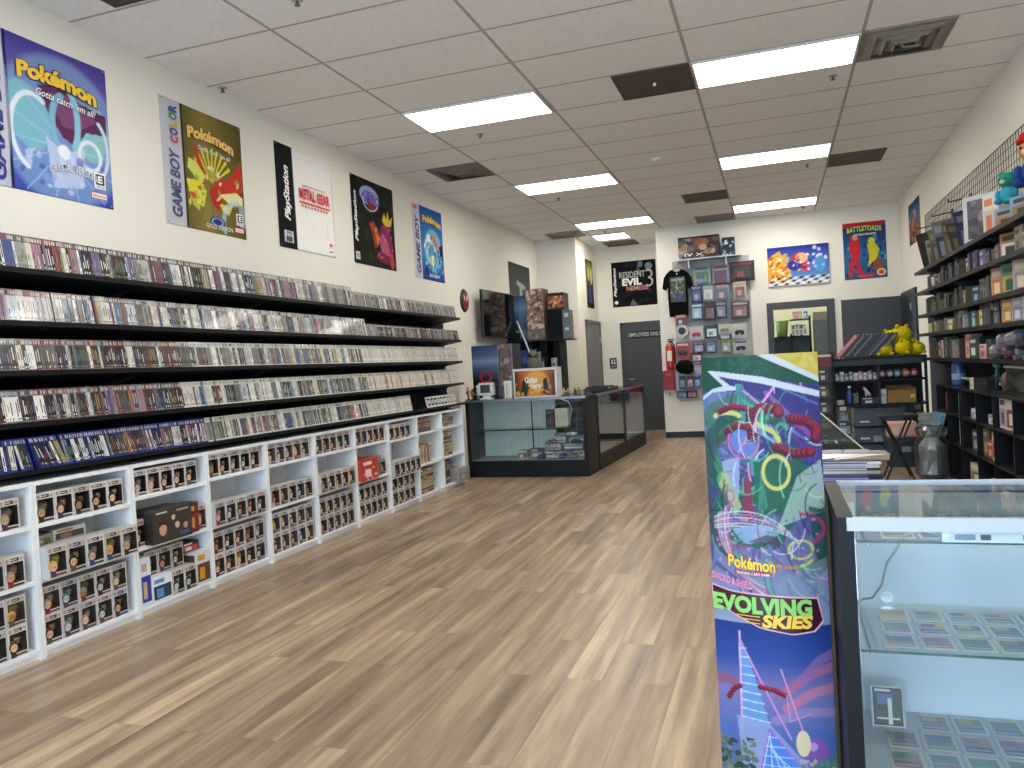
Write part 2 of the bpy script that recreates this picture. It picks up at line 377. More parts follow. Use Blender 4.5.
def vent(i, j, label, m, kind):
    t = thing('ceiling_vent', label, 'ceiling vent', (gx(i), gy(j), CZ)); W = D = .6096
    MB().box(.02, W-.02, .02, D-.02, -.008, 0).build('vent_panel', m, t)
    MB().box(.005, W-.005, .005, .02, -.012, 0).box(.005, W-.005, D-.02, D-.005, -.012, 0).box(.005, .02, .02, D-.02, -.012, 0).box(W-.02, W-.005, .02, D-.02, -.012, 0).build('vent_frame', m, t)
    if kind == 'cone':
        mb = MB()
        for k, s in enumerate((.26, .19, .12)):
            c = W/2; h = -.012 - .012*k
            mb.add([(c-s, c-s, -.008), (c+s, c-s, -.008), (c+s, c+s, -.008), (c-s, c+s, -.008), (c-s+.05, c-s+.05, h-.015), (c+s-.05, c-s+.05, h-.015), (c+s-.05, c+s-.05, h-.015), (c-s+.05, c+s-.05, h-.015)],
                   [(0, 1, 5, 4), (1, 2, 6, 5), (2, 3, 7, 6), (3, 0, 4, 7)])
        mb.tube([(.25, .2, -.04), (.3, .3, -.055), (.42, .36, -.04)], .008)
        mb.build('louvre_cone', m, t)
    elif kind == 'knob':
        MB().lathe([(.012, -.03), (.016, -.02), (.01, -.008)], W/2, W/2, 10).build('knob', WHITE, t)
    else:
        mb = MB()
        for k in range(18): mb.box(.03, W-.03, .04 + k*.03, .05 + k*.03, -.016, -.008)
        mb.build('grille', m, t)
vent(2.5, 2, 'dark square ceiling vent left of the nearest right-row light', vdark, 'knob')
vent(.5, 5, 'grey louvred ceiling vent above the left wall posters', vmid, 'cone')
vent(4, 2, 'dusty grey louvred ceiling vent beside the nearest right-row light', mat('dusty_vent_light', '8d877e', rough=.8, noise=.3, nscale=9), 'cone')
vent(4, 8, 'olive brown ceiling grille right of the middle light row', vol, 'grille')
vent(2.5, 10, 'dark olive ceiling grille between the two light rows', vol, 'grille')
vent(.45, 13, 'grey louvred ceiling vent in the far left corner', vpale, 'cone')
vent(2.5, 13, 'pale ceiling grille just in front of the back wall', vpale, 'grille')
vent(1, 15.6, 'small grey ceiling vent in the door alcove', vmid, 'cone')
vent(.5, -3.06, 'dark ceiling grille at the upper left edge of the photo', vdark, 'grille')
for k, (x, y, lb) in enumerate([(1.32, 3.49, 'just behind the nearest left-row light'), (3.88, 3.42, 'just behind the nearest right-row light'), (1.25, 8.71, 'behind the middle left-row light'), (3.81, 8.55, 'behind the middle right-row light'),
        (1.25, 13.7, 'behind the farthest left-row light'), (.25, .11, 'close to the left wall'), (3.85, 13.3, 'near the back wall'), (1.31, -1.44, 'at the top edge of the photo')]):
    t = thing('fire_sprinkler', 'small sprinkler head in the ceiling ' + lb, 'sprinkler', (gx(x), gy(y), CZ))
    MB().lathe([(.035, -.006), (.035, 0)], n=14).build('escutcheon', STEEL, t)
    MB().lathe([(.007, -.03), (.01, -.02), (.01, -.006)], n=10).lathe([(.018, -.034), (.018, -.03)], n=12).build('sprinkler_head', GREYM, t)
t = tag(MB().lathe([(.05, -.03), (.06, -.02), (.06, 0)], gx(2.49), gy(6.5), 18).build('smoke_detector', WHITE), 'small round white detector on the ceiling between the light rows', 'smoke detector'); t.location.z = CZ

# ------------------------------------------------------------ posters
YEL, NAVY = 'f2c62e', '232a6b'
def logo(M, x, y, w, h, par, warpk=.25):
    text('Pokémon', M, x, y, w, h, YEL, par, outline=NAVY, ow=.1, warp=lambda q: -h*warpk*math.sin(q*math.pi) * 0 + h*.3*math.cos((q-.5)*3.0) - h*.25*q, bold=.05)
def pins(mb, w, h):
    for x in (.02, w-.02):
        for z in (.015, h-.015): mb.ball((x, z, .01), .006, 6)
def banner(name, label, M, cv, m=None, cat='poster', wave=.003):
    t = thing(name, label, cat, (M[0][3], M[1][3], M[2][3]))
    M0 = M.copy(); M0[0][3] = M0[1][3] = M0[2][3] = 0
    cv.sheet('printed_sheet', M0, t, m, wave=wave)
    for x in (.02, cv.w-.02):
        for z in (.015, cv.h-.015): mb = MB(); mb.M = M0; mb.ball((x, z, .008), .006, 6); mb.build('push_pin', STEEL, t)
    return t, M0
# 1 blue, violet poster at the far left
w = .86; c = Cv(w, .88, '5660b8', 130)
c.gradv([(0, '3b4aa8'), (.5, '5a6ec0'), (.8, '5f57a8'), (1, '4a3f92')]); c.ell(.6, .45, .5, .5, '8fb4dc', a=.5)
c.ell(.33, .5, .16, .22, '7fc6c8', 20, .7); c.ell(.86, .5, .13, .2, '8fd0c0', -10, .7)
for k in range(14): c.line([(.6 + .1*math.cos(k*.45), .35 + .1*math.sin(k*.45)), (.6 + .5*math.cos(k*.45), .35 + .42*math.sin(k*.45))], .012, 'a9c6ee', .5)
c.poly([(.42, .72), (.6, .78), (.72, .7), (.98, .66), (.98, .52), (.8, .5), (.7, .38), (.6, .42), (.5, .55)], '5d2f56'); c.poly([(.5, .7), (.72, .72), (.9, .6), (.74, .5), (.6, .5)], '7d4a72')
c.curve(.62, .5, .1, .2, 100, 300, .05, '7fb5cf'); c.curve(.66, .55, .07, .2, -60, 80, .05, '8cc4da')
c.poly([(.46, .4), (.6, .32), (.78, .38), (.74, .1), (.5, .06)], 'b9c8e8', .9); c.ell(.6, .32, .05, .05, 'e8ecf6')
c.curve(.37, .4, .17, .25, 60, 250, .035, 'dfe6f4'); c.curve(.82, .34, .09, .1, 0, 360, .03, 'dfe6f4'); c.curve(.84, .4, .14, .22, -80, 60, .03, 'c8d6ee')
c.blobs(3, ['c9d8f4', '8aa0dc', '3650a8'], 30, .01, .035, (.25, .05, .95, .3), .6)
c.rect(.0, 0, .19, 1, 'b9bcd0'); c.rect(.18, 0, .2, 1, '1d2152'); c.ell(.1, .5, .1, .5, 'd5d7e2', a=.4)
t, M0 = banner('wall_poster', 'blue and violet cloth poster with CRYSTAL VERSION, the nearest on the left wall', LW(3.13, 2.49), c)
text('GAME BOY', M0, .125, .03, .75, .09, '2a2f86', t, rot=90, bold=.03, shear=.2)
logo(M0, .22, .63, .56, .11, t)
text("Gotta catch 'em all!", M0, .34, .575, .42, .045, 'f0f0f4', t, outline='3a3560', shear=.3, warp=lambda q: -.03*q)
text('CRYSTAL VERSION', M0, .4, .14, .34, .05, 'f2f4fa', t, outline='3a4486', warp=lambda q: .03*math.sin(q*3.14))
def rating(M0, x, y, t, s=1, red=True):
    mb = MB(); mb.M = M0; mb.box(x, x+.085*s, y, y+.1*s, .004, .0075, 'f4f4f2').box(x+.01*s, x+.075*s, y+.025*s, y+.09*s, .0075, .0085, '101010'); mb.build('rating_box', VC, t)
    text('E', M0, x+.025*s, y+.035*s, .035*s, .045*s, 'ffffff', t, lift=.0095, bold=.04)
    text('EVERYONE', M0, x+.012*s, y+.007*s, .06*s, .011*s, '101010', t, lift=.009)
    if red:
        mb = MB(); mb.M = M0; mb.box(x-.03*s, x+.09*s, y-.065*s, y-.025*s, .004, .007, 'd8222e').box(x-.026*s, x+.086*s, y-.061*s, y-.029*s, .007, .0076, 'f4f4f4'); mb.build('red_badge', VC, t)
        text('Nintendo', M0, x-.018*s, y-.054*s, .096*s, .018*s, 'd8222e', t, lift=.0085)
rating(M0, .72, .11, t)
# 2 gold poster
w = .87; c = Cv(w, .89, '8a7a3c', 130); c.gradh([(.2, '5d5428'), (.5, '8f8040'), (.8, '6f6530'), (1, '554c24')])
for k in range(20):
    a = k*.33; c.line([(.6, .45), (.6 + .5*math.cos(a), .45 + .4*math.sin(a))], .02, '746a38', .6)
for k in range(9):
    a = R(30 + 15*k); c.poly([(.58, .42), (.6 + .26*math.cos(a-.06), .46 + .26*math.sin(a-.06)), (.6 + .26*math.cos(a+.06), .46 + .26*math.sin(a+.06))], 'e6d642')
c.poly([(.6, .44), (.8, .5), (.98, .68), (.98, .42), (.8, .34), (.64, .28)], 'c8382c'); c.poly([(.66, .34), (.9, .4), (.98, .36), (.98, .3), (.8, .28)], 'e8e4a0'); c.poly([(.52, .44), (.42, .66), (.36, .72), (.44, .4)], 'c23a2c')
c.poly([(.3, .58), (.4, .56), (.5, .46), (.44, .38), (.28, .5)], 'd8dc6a'); c.poly([(.26, .4), (.44, .42), (.5, .34), (.46, .2), (.3, .24)], 'e2dc3c'); c.poly([(.3, .3), (.42, .34), (.4, .16), (.32, .2)], 'c8c64c')
c.ell(.62, .3, .07, .1, 'b83228', 30); c.poly([(.66, .26), (.84, .28), (.78, .18), (.7, .2)], 'dcd84a'); c.blobs(4, ['8fae50', 'd84838', 'e8e080', 'f0f0d8'], 26, .01, .03, (.28, .2, .95, .55), .85)
c.curve(.9, .1, .2, .2, 90, 200, .05, 'b8d0d8', .7); c.rect(.92, .1, 1, .3, 'a8c8d0', .6)
c.rect(0, 0, .235, 1, 'c4c4cc'); c.rect(.235, 0, .255, 1, '2a2c24'); c.ell(.62, .1, .1, .045, '22307c'); c.ell(.62, .1, .07, .03, '98a8d8', w=.2)
t, M0 = banner('wall_poster', 'gold and olive cloth poster with a pale GAME BOY COLOR side strip', LW(4.45, 2.48), c)
text('GAME BOY', M0, .16, .06, .48, .1, '22266e', t, rot=90, bold=.04, shear=.2); 
for k, (ch, cc) in enumerate(zip('COLOR', ('c02838', '3a2c86', 'c8b020', '2c8a50', '2c4ea0'))): text(ch, M0, .16, .58 + .055*k, .05, .08, cc, t, rot=90, bold=.05)
logo(M0, .25, .65, .52, .1, t)
text("Gotta catch 'em all!", M0, .36, .6, .36, .035, 'f0f0e0', t, outline='6a5a20', warp=lambda q: -.02*q)
text('GOLD VERSION', M0, .4, .03, .3, .035, 'f0ecd8', t, outline='4a4424'); rating(M0, .76, .1, t, .9)
# 3 white Metal Gear
c = Cv(.9, .9, 'f0efeb', 60); c.rect(0, 0, .29, 1, '101216'); c.curve(.95, .6, .5, .5, 180, 270, .01, 'e2e0da', .8); c.line([(.9, .95), (.86, .1)], .008, 'e0ded8')
t, M0 = banner('wall_poster', 'white cloth poster with red METAL GEAR lettering and a black side strip', LW(5.77, 2.49), c, wave=.004)
text('PlayStation', M0, .2, .24, .48, .11, 'f2f2f2', t, rot=90, bold=.035, shear=.35)
MB_ = MB(); MB_.M = M0; MB_.box(.07, .2, .05, .15, .004, .012, 'c8cacc'); MB_.box(.09, .18, .055, .1, .012, .0135, '3a3c40'); MB_.build('console_badge', VC, t)
text('PS', M0, .1, .11, .07, .035, '202226', t, lift=.014)
text('METAL GEAR', M0, .33, .47, .5, .1, 'd42430', t, bold=.05, lift=.012); 
MB_ = MB(); MB_.M = M0; MB_.box(.33, .83, .435, .45, .012, .014, 'd42430'); [MB_.box(.36 + .05*k, .38 + .05*k, .4, .42, .012, .014, 'c85058') for k in range(9)]; MB_.box(.4, .75, .595, .603, .012, .014, 'e0a0a0')
MB_.add([(.79, .08, .015), (.81, .14, .015), (.83, .08, .015), (.81, .1, .015)], [(0, 1, 2, 3)], 'd42430').box(.78, .84, .105, .115, .012, .015, 'd42430').box(.785, .84, .04, .05, .012, .015, '303030'); MB_.build('red_emblem', VC, t)
# 4 dark purple/red dragon style poster
w = .92; c = Cv(w, .9, '1d2018', 130); c.blobs(8, ['23281c', '181a16', '2c2f1e'], 40, .03, .08)
c.rect(0, 0, .14, 1, '121214'); c.ell(.42, .82, .22, .11, 'a0b0d8'); c.ell(.42, .8, .17, .07, '5a3fae'); c.ell(.5, .72, .13, .06, '8a3438'); c.ell(.44, .75, .17, .1, 'd0d8f0', w=.07)
c.poly([(.38, .5), (.5, .54), (.58, .4), (.64, .3), (.5, .22), (.44, .4)], 'b03a2c'); c.poly([(.5, .46), (.56, .48), (.62, .34), (.56, .26)], 'd88a3c')
c.ell(.78, .3, .15, .24, '8c2f5c', 15); c.ell(.74, .24, .1, .18, 'c05a86', 20); c.ell(.82, .5, .09, .08, '9a3868'); c.poly([(.7, .58), (.76, .68), (.8, .6), (.85, .72), (.88, .6), (.96, .66), (.92, .54), (.78, .52)], 'e4c23c')
c.poly([(.5, .12), (.6, .2), (.95, .14), (.99, .04), (.6, .08)], '7a2848'); c.ell(.9, .1, .05, .09, 'b84a3c'); c.blobs(9, ['c8587c', '6a2040', 'e09a50'], 18, .01, .025, (.55, .1, .97, .5))
t, M0 = banner('wall_poster', 'black cloth poster with purple logo and magenta figure, fourth on the left wall', LW(7.03, 2.49), c)
text('PlayStation', M0, .105, .22, .52, .075, 'ececec', t, rot=90, bold=.035, shear=.35); text('SPYRO', M0, .24, .68, .34, .1, '6a4ad0', t, outline='e0e4f8', ow=.05, bold=.05, rot=-6)
MB_ = MB(); MB_.M = M0; MB_.box(.03, .11, .04, .12, .004, .009, 'c0c2c6'); MB_.build('console_badge', VC, t); text('PS', M0, .045, .06, .05, .035, '202226', t, lift=.011)
# 5 blue poster
w = .87; c = Cv(w, .89, '2a62b0', 120); c.gradv([(0, '1c3f8c'), (.4, '3a90cc'), (1, '2458a8')]); c.ell(.65, .42, .3, .3, '7ec8e4', a=.7)
c.ell(.55, .42, .16, .2, 'a8d8e8', 20); c.ell(.62, .36, .13, .15, '5aa0c8', 30); c.poly([(.6, .62), (.78, .66), (.86, .44), (.7, .46)], 'd89a60'); c.poly([(.86, .5), (.98, .56), (.98, .3), (.88, .34)], '1c2038'); c.ell(.52, .58, .08, .06, 'f0f6f8'); c.ell(.6, .28, .1, .07, 'b8d0a0')
c.blobs(5, ['ffffff', '68b8dc', '1c3f8c', '2a70b8'], 40, .015, .04, (.3, .05, .97, .6), .8); c.rect(0, 0, .24, 1, 'd4d2dc'); c.ell(.1, .95, .06, .03, 'd86878'); c.ell(.38, .12, .08, .06, '28387c')
t, M0 = banner('wall_poster', 'bright blue cloth poster with white GAME BOY strip, farthest of the row', LW(8.43, 2.47), c)
text('GAME BOY', M0, .165, .06, .7, .11, '2c2f86', t, rot=90, bold=.04, shear=.2); logo(M0, .27, .68, .55, .1, t)
text('BLUE VERSION', M0, .4, .04, .3, .04, 'f2f4fa', t, outline='24306c')
# T poster behind the big boxes
c = Cv(1.13, 1.2, '3b3f3d', 80); c.gradv([(0, '46402e'), (.4, '4c524e'), (1, '3a3e3d')]); c.poly([(.35, .78), (.75, .72), (.75, .66), (.6, .67), (.6, .45), (.48, .47), (.48, .69), (.35, .71)], '93a19c')
c.blobs(6, ['2a2a22', '6d604a', '20221e'], 24, .03, .07, (0, 0, 1, .35)); c.poly([(.1, .1), (.2, .45), (.3, .1)], '20221c')
banner('wall_poster', 'dark grey poster with a pale T shape, high behind the stacked boxes', LW(11.9, 1.85), c)
# alcove side poster
c = Cv(.58, .9, '1a2136', 70); c.gradv([(0, '131722'), (.5, '2b3552'), (.8, 'b8b04c'), (1, '1a2034')]); c.ell(.4, .7, .12, .14, 'e0d86a'); c.ell(.75, .66, .12, .16, 'e8dc80'); c.poly([(.2, .1), (.4, .55), (.6, .55), (.8, .1)], '3a4c86'); c.rect(0, 0, .14, 1, '11131a'); c.ell(.5, .5, .1, .06, '8a5a40')
t, M0 = banner('wall_poster', 'narrow dark blue and yellow poster on the side wall of the door alcove', LW(14.28, 2.39, AX), c)
text('PlayStation', M0, .06, .2, .5, .04, 'e8e8e8', t, rot=90, shear=.3)
# RE poster
c = Cv(.86, .87, '0e0f11', 90); c.poly([(.55, .7), (.62, 1), (.66, .7)], '8a9098', .6); c.blobs(7, ['1a1c20', '24262a', '0a0a0c'], 40, .03, .08); c.ell(.84, .86, .08, .08, '8ca0b8', a=.7); c.ell(.66, .92, .05, .07, '7c8894', a=.7); c.poly([(.38, .02), (.46, .16), (.56, .02)], '777a80', .7)
t, M0 = banner('wall_poster', 'black square poster with white RESIDENT EVIL lettering above the grey door', BW(-2.95, 2.41, AY), c)
text('PlayStation', M0, .1, .2, .56, .07, 'ededed', t, rot=90, shear=.3, bold=.03); text('RESIDENT', M0, .15, .55, .5, .12, 'b8b8b8', t, bold=.01); text('EVIL', M0, .2, .4, .38, .14, 'e8e8e8', t, bold=.05); text('3', M0, .66, .35, .14, .34, 'b0b0b0', t, bold=-.01); text('NEMESIS', M0, .28, .3, .42, .09, 'cf8a80', t, bold=.02)
MB_ = MB(); MB_.M = M0; MB_.lathe([(.035, .004), (.035, .008)], .07, .09, 16, 'e8e8e8'); MB_.build('console_badge', VC, t)
# colourful wide canvas
c = Cv(.93, .63, '3a3f9c', 130); c.gradv([(0, 'e8ece8'), (.25, '5a88c8'), (.6, '4a6cc0'), (1, '2b2a86')]); c.poly([(0, .1), (0, .7), (.1, .82), (.2, .9), (.3, .6), (.4, .4), (.3, .12)], 'e0a53c')
c.blobs(10, ['f0c860', 'c8702c', 'e8dca0', 'a84c28', 'f4e8c0'], 60, .015, .035, (.02, .15, .36, .75)); c.ell(.52, .62, .13, .2, 'c23328'); c.ell(.56, .68, .1, .13, 'e6b08a'); c.ell(.44, .5, .12, .13, '2c3c9c'); c.ell(.3, .7, .06, .12, 'c8a468'); c.ell(.62, .42, .07, .1, 'd04a6c')
c.blobs(11, ['f0f4fa', 'c8dcf0'], 12, .02, .035, (.7, .4, .97, .92)); c.blobs(12, ['d04038', '3a4cb0', 'e8c050', 'f0f0f0', '5a3020'], 30, .012, .03, (.3, .35, .75, .8)); c.ell(.85, .5, .1, .2, '5aa8e0', a=.6)
for i in range(12):
    for j in range(3):
        x = i*.09 - .02 + j*.03; y = .02 + j*.075
        c.poly([(x, y), (x+.045, y+.04), (x+.1, y+.035), (x+.055, y-.01)], '161616' if (i+j) % 2 else 'f2f0ea')
M = BW(-.05, 2.42, YB); t = thing('wall_canvas', 'wide colourful canvas with a black and white checkered floor, on the back wall', 'picture', (-.05, YB, 2.42)); M0 = M.copy(); M0[0][3] = M0[1][3] = M0[2][3] = 0
B(0, .93, -.03, -.001, 0, .63).build('stretcher_frame', WHITE, t); MM = M0.copy(); MM[1][3] = -.031; c.sheet('printed_sheet', MM, t, wave=0)
# red topped poster
c = Cv(.62, .89, '2a4a90', 110); c.gradv([(0, '34507c'), (.4, '2f6ea0'), (.75, '29407c'), (1, '262c5c')]); c.rect(0, .92, 1, 1, 'b82a38'); c.blobs(13, ['1d2c60', '58a0b8', '9a4a30', '2a3a70'], 50, .03, .08, (0, .02, 1, .75))
c.poly([(.2, .72), (.36, .7), (.4, .5), (.34, .3), (.46, .08), (.36, .06), (.26, .3), (.2, .1), (.08, .08), (.18, .4), (.12, .6)], 'c4303c'); c.ell(.28, .74, .06, .05, 'd8a070'); c.poly([(.55, .6), (.7, .66), (.84, .5), (.76, .34), (.84, .2), (.68, .3), (.55, .2), (.6, .4)], 'c8c432'); c.ell(.66, .66, .08, .06, 'b8d040'); c.ell(.8, .22, .12, .12, '8a5034'); c.ell(.5, .05, .2, .03, 'c84c58')
c.ell(.4, .87, .3, .05, '203818', a=.5); c.ell(.86, .1, .1, .06, 'e8d8a8'); c.ell(.86, .1, .07, .04, 'c8502c')
t, M0 = banner('wall_poster', 'tall poster with a red top band and green lettering near the right corner', BW(1.1, 2.43, YB), c)
text('BATTLETOADS', M0, .06, .73, .5, .08, 'b8d83c', t, outline='1c3c18', ow=.04, bold=.04, warp=lambda q: .02*math.sin(q*3.14)); text('DOUBLE DRAGON', M0, .16, .68, .32, .035, 'e8e8f4', t, outline='22306c')
# poster on the right wall
c = Cv(.9, .58, '26406c', 80); c.w, c.h = .9, .58
c = Cv(.9, .57, '284474', 80); c.gradv([(0, '5a1c1c'), (.3, '8a5c30'), (.7, '3c6ca0'), (1, '1f2f54')]); c.blobs(14, ['c8a050', '40280c', 'a83c2c', '6c90b0'], 40, .03, .07, (.05, .05, .95, .8))
t, M0 = banner('wall_poster', 'small dark blue and brown poster alone on the right wall', frame((XR, 12.6, 2.76), (0, -1, 0), (0, 0, 1)), c)
# round red mask emblem
t = thing('wall_emblem', 'small round red and black emblem with two pale eye shapes on the left wall', 'wall emblem', (XL, 9.93, 2.29))
MB().add([(.0, .15*math.cos(a), .16*math.sin(a)) for a in [k*math.pi/12 for k in range(24)]] + [(.02, .13*math.cos(a), .14*math.sin(a)) for a in [k*math.pi/12 for k in range(24)]],
   [tuple(range(24, 48))] + [(i, (i+1) % 24, 24 + (i+1) % 24, 24 + i) for i in range(24)], '161214').build('rim', VC, t)
MB().add([(.024, .11*math.cos(a), .12*math.sin(a)) for a in [k*math.pi/12 for k in range(24)]], [tuple(range(24))], '8c1c26').add([(.02, .11*math.cos(a), .12*math.sin(a)) for a in [k*math.pi/12 for k in range(24)]], [tuple(range(24))], '8c1c26').build('red_disc', VC, t)
for s in (-1, 1): MB().add([(.028, s*.02, -.02), (.028, s*.07, .02), (.028, s*.07, .08), (.028, s*.03, .05)], [(0, 1, 2, 3)], 'e8e4e0').build('eye_shape', VC, t)
# door signs
t = thing('door_sign', 'black sign with pale EMPLOYEES ONLY lettering on the grey door', 'sign', (-2.69, AY-.012, 1.78))
B(0, .66, -.012, 0, 0, .14, '14161a').build('sign_plate', VC, t); M0 = BW(0, 0, -.012)
text('EMPLOYEES ONLY', M0, .02, .035, .62, .075, 'c8cac8', t, bold=.01)
t = thing('restroom_sign', 'small blue restroom sign beside the grey door', 'sign', (-3.08, AY, 1.22))
B(0, .14, -.01, 0, 0, .21, '1c2c4c').build('sign_plate', VC, t)
MB().ball((.05, -.012, .165), (.016, .003, .016), 8, 'e8eef4').box(.035, .065, -.014, -.01, .09, .145, 'e8eef4').ball((.1, -.012, .165), (.016, .003, .016), 8, 'e8eef4').add([(.1, -.014, .15), (.075, -.014, .09), (.125, -.014, .09)], [(0, 1, 2)], 'e8eef4').build('pictograms', VC, t)
text('RESTROOM', BW(0, 0, -.01), .02, .03, .1, .025, 'e8eef4', t)

# ------------------------------------------------------------ black wall shelves of games on the left wall
slat = mat('black_slat_panel', '0a0c14', rough=.6, spec=.3)
t = thing('slat_wall', 'black wall panel behind the five rows of game cases', 'wall panel', (XL+.001, 2.2, .9))
mb = MB()
for k in range(11): mb.box(0, .018, 0, 6.93, k*.098 + .004, k*.098 + .094)
mb.box(0, .008, 0, 6.93, 0, 1.08); mb.build('slats', slat, t)
TILT = R(10)
ROWZ = [1.972, 1.705, 1.455, 1.195, .955]
XN = -3.60
SHN = ['top', 'second', 'third', 'fourth', 'lowest']
ct, st = math.cos(TILT), math.sin(TILT)
for r, z in enumerate(ROWZ):
    y1 = 8.78; o = thing('wall_shelf', '%s black wall shelf of game cases on the left wall' % (SHN[r] if r else 'topmost'), 'shelf', (0, 2.2, z)); L_ = y1 - 2.2
    dz = -.30*st
    MB().add([(XN+.03, 0, .0), (XL+.02, 0, dz-.003), (XL+.02, 0, dz-.018), (XN+.03, 0, -.016), (XN+.03, L_, .0), (XL+.02, L_, dz-.003), (XL+.02, L_, dz-.018), (XN+.03, L_, -.016)],
         [(0, 1, 2, 3)[::-1], (4, 5, 6, 7), (0, 4, 5, 1), (1, 5, 6, 2), (2, 6, 7, 3), (3, 7, 4, 0)]).build('shelf_board', BLK2, o)
    MB().box(XN+.03, XN+.036, 0, L_, -.018, .008).build('front_lip', BLK2, o)
    for y in (.4, 1.6, 2.9, 4.1, 5.3, 6.4):
        MB().prism([(XL+.02, dz-.01), (XN-.04, -.017), (XN-.04, -.022), (XL+.02, dz-.07)], 1, y, y+.006).build('bracket', BLACK, o)
rnd = random.Random(11)
DARKS = ['2a2a2c', '35353a', '1f2024', '45443f', '3a2c2a', '26303c', '4b4a48', '2c2c30']
GREYS = ['77777a', '8b8986', '9a9894', '6b6a68', 'a5a29c', '838280']
LIGHTS = ['d9d7d0', 'c8c6c2', 'e6e4de', 'bfc4cc', 'd4cfc0']
COLS = ['8c4c42', '4a5c86', 'b09a58', '66785e', '6c5c80', '9a6c54', '5c7c94', 'a07884', '7a4246', '44597c']
RUN = [0, None]
def spine(r, y):
    if RUN[0] > 0 and RUN[1] is not None:
        RUN[0] -= 1; h, th, d, lean, hd, bd, mk = RUN[1]
        return h, th * rnd.uniform(.97, 1.03), d, lean, hd, bd, mk if rnd.random() < .6 else rnd.choice(GREYS + LIGHTS)
    sp = spine0(r, y); RUN[0] = rnd.choice((0, 0, 0, 1, 1, 2, 3)); RUN[1] = sp
    if r == 4 and 4.2 < y < 4.35 or 6.3 < y < 6.6: RUN[0] = 0
    return sp
def spine0(r, y):
    """height, thickness, depth, lean, header, body, mark colours for a case in row r at y"""
    q = rnd.random(); h, th, d, lean = .17, .0135, .13, 0
    if r == 0:
        if y < 3.4: hd, bd = rnd.choice(['6b4a48', '4c4a4c', '58585a', '8b6058']), rnd.choice(COLS*2 + LIGHTS*2 + GREYS + DARKS)
        elif y < 4.45: hd, bd = rnd.choice(['4a4648', '504c4c', '6b5250']), rnd.choice(COLS + GREYS*3 + LIGHTS*2 + DARKS*3)
        elif y < 6.35: hd, bd = rnd.choice(GREYS + ['c8c4ba']), rnd.choice(GREYS*3 + LIGHTS*3 + COLS + DARKS)
        else: hd, bd, h, th = rnd.choice(GREYS), rnd.choice(GREYS*5 + LIGHTS + DARKS), .145, .011
        if y < 6.35: h = .184
    elif r == 1:
        if y < 3.7: hd, bd = rnd.choice(['8b5a54', 'b0aca4', '6a6462', '9a7a70']), rnd.choice(COLS*2 + LIGHTS*4 + GREYS)
        elif y < 6.55: hd, bd = rnd.choice(GREYS + ['c8c4ba', 'b8b2a8']), rnd.choice(GREYS*4 + LIGHTS*3 + COLS + DARKS*2)
        else: hd, bd, h = rnd.choice(['6b6058', '504840']), rnd.choice(DARKS*2 + GREYS*2 + ['8a6a50', '6b4c3c']), .125
    elif r == 2:
        if y < 4.15: hd, bd = rnd.choice(['8b8783', '7c7876', '8b5450'] if q < .9 else COLS), rnd.choice(DARKS*4 + ['5c5348', '6c6458'] + LIGHTS)
        elif y < 6.45: hd, bd = 'd8d9cc', rnd.choice(LIGHTS*4 + DARKS*2 + GREYS*3 + COLS)
        else: hd, bd = 'e2e0d8', rnd.choice(['e4e2da', 'dcd8ce', 'd4cec4'])
    elif r == 3:
        if y < 4.1: hd, bd = rnd.choice(['8b8783', '7a7674', '8b504c', '6c6866']), rnd.choice(DARKS*4 + LIGHTS*3 + GREYS + COLS)
        elif y < 6.5: hd, bd = 'd6d8ca', rnd.choice(LIGHTS*3 + DARKS*3 + GREYS*2 + COLS)
        else: hd, bd = 'e0ded4', rnd.choice(['e2e0d6', 'dcd6ca', 'd6cec0'] * 4 + ['c09080', 'b8a070'])
    else:
        if y < 4.3: hd, bd, h = rnd.choice(['2c3a8c', '33429a', '28347c']), rnd.choice(DARKS*4 + LIGHTS*4 + COLS), .165
        elif y < 6.5: hd, bd, h = 'd4d8ca', rnd.choice(LIGHTS*4 + DARKS*2 + GREYS*2 + COLS), .165
        else: hd, bd, h = 'e2e0d8', rnd.choice(['e4e2da', 'dcd8ce', 'd4cec4']), .16
    mk = rnd.choice(LIGHTS + COLS) if bd in DARKS else rnd.choice(DARKS + COLS + GREYS)
    if bd in ('e4e2da', 'dcd8ce', 'd4cec4', 'e2e0d6', 'dcd6ca', 'd6cec0'): mk = rnd.choice(GREYS + ['c0a8a0', 'a8b0c0', 'b89a80', 'd0a0a0'])
    return h, th * rnd.uniform(.92, 1.08), d, lean, hd, bd, mk
def case_mesh(mb, y, z, sp, lean, x0=None):
    h, th, d, _, hd, bd, mk = sp; x0 = XN + rnd.uniform(-.004, .002) if x0 is None else x0
    def P(a, t, v):  # a depth, t across, v up the spine
        return (x0 - v*st - a*ct, y + t + v*lean, z + v*ct - a*st)
    mb.add([P(0,0,0), P(0,th,0), P(d,th,0), P(d,0,0), P(0,0,h), P(0,th,h), P(d,th,h), P(d,0,h)], [(4,5,6,7), (3,2,1,0), (0,4,7,3), (1,2,6,5), (2,3,7,6)], hd if hd[0] in '0123' or bd in DARKS else bd)
    e = .0004
    def strip(t0, t1, v0, v1, c, e=0): mb.add([P(-e, t0*th, v0*h), P(-e, t1*th, v0*h), P(-e, t1*th, v1*h), P(-e, t0*th, v1*h)], [(0, 1, 2, 3)], c)
    strip(0, 1, .8, 1, hd); strip(0, 1, .07, .8, bd); strip(0, 1, 0, .07, hd)
    a = rnd.uniform(.2, .35); strip(.3, .7, a, rnd.uniform(a+.15, .74), mk, e); strip(.2, .8, .84, .95, rnd.choice(['b8b8b8', 'd0ccc4', mk]), e)
    strip(.25, .75, .1, .16, mk, e)
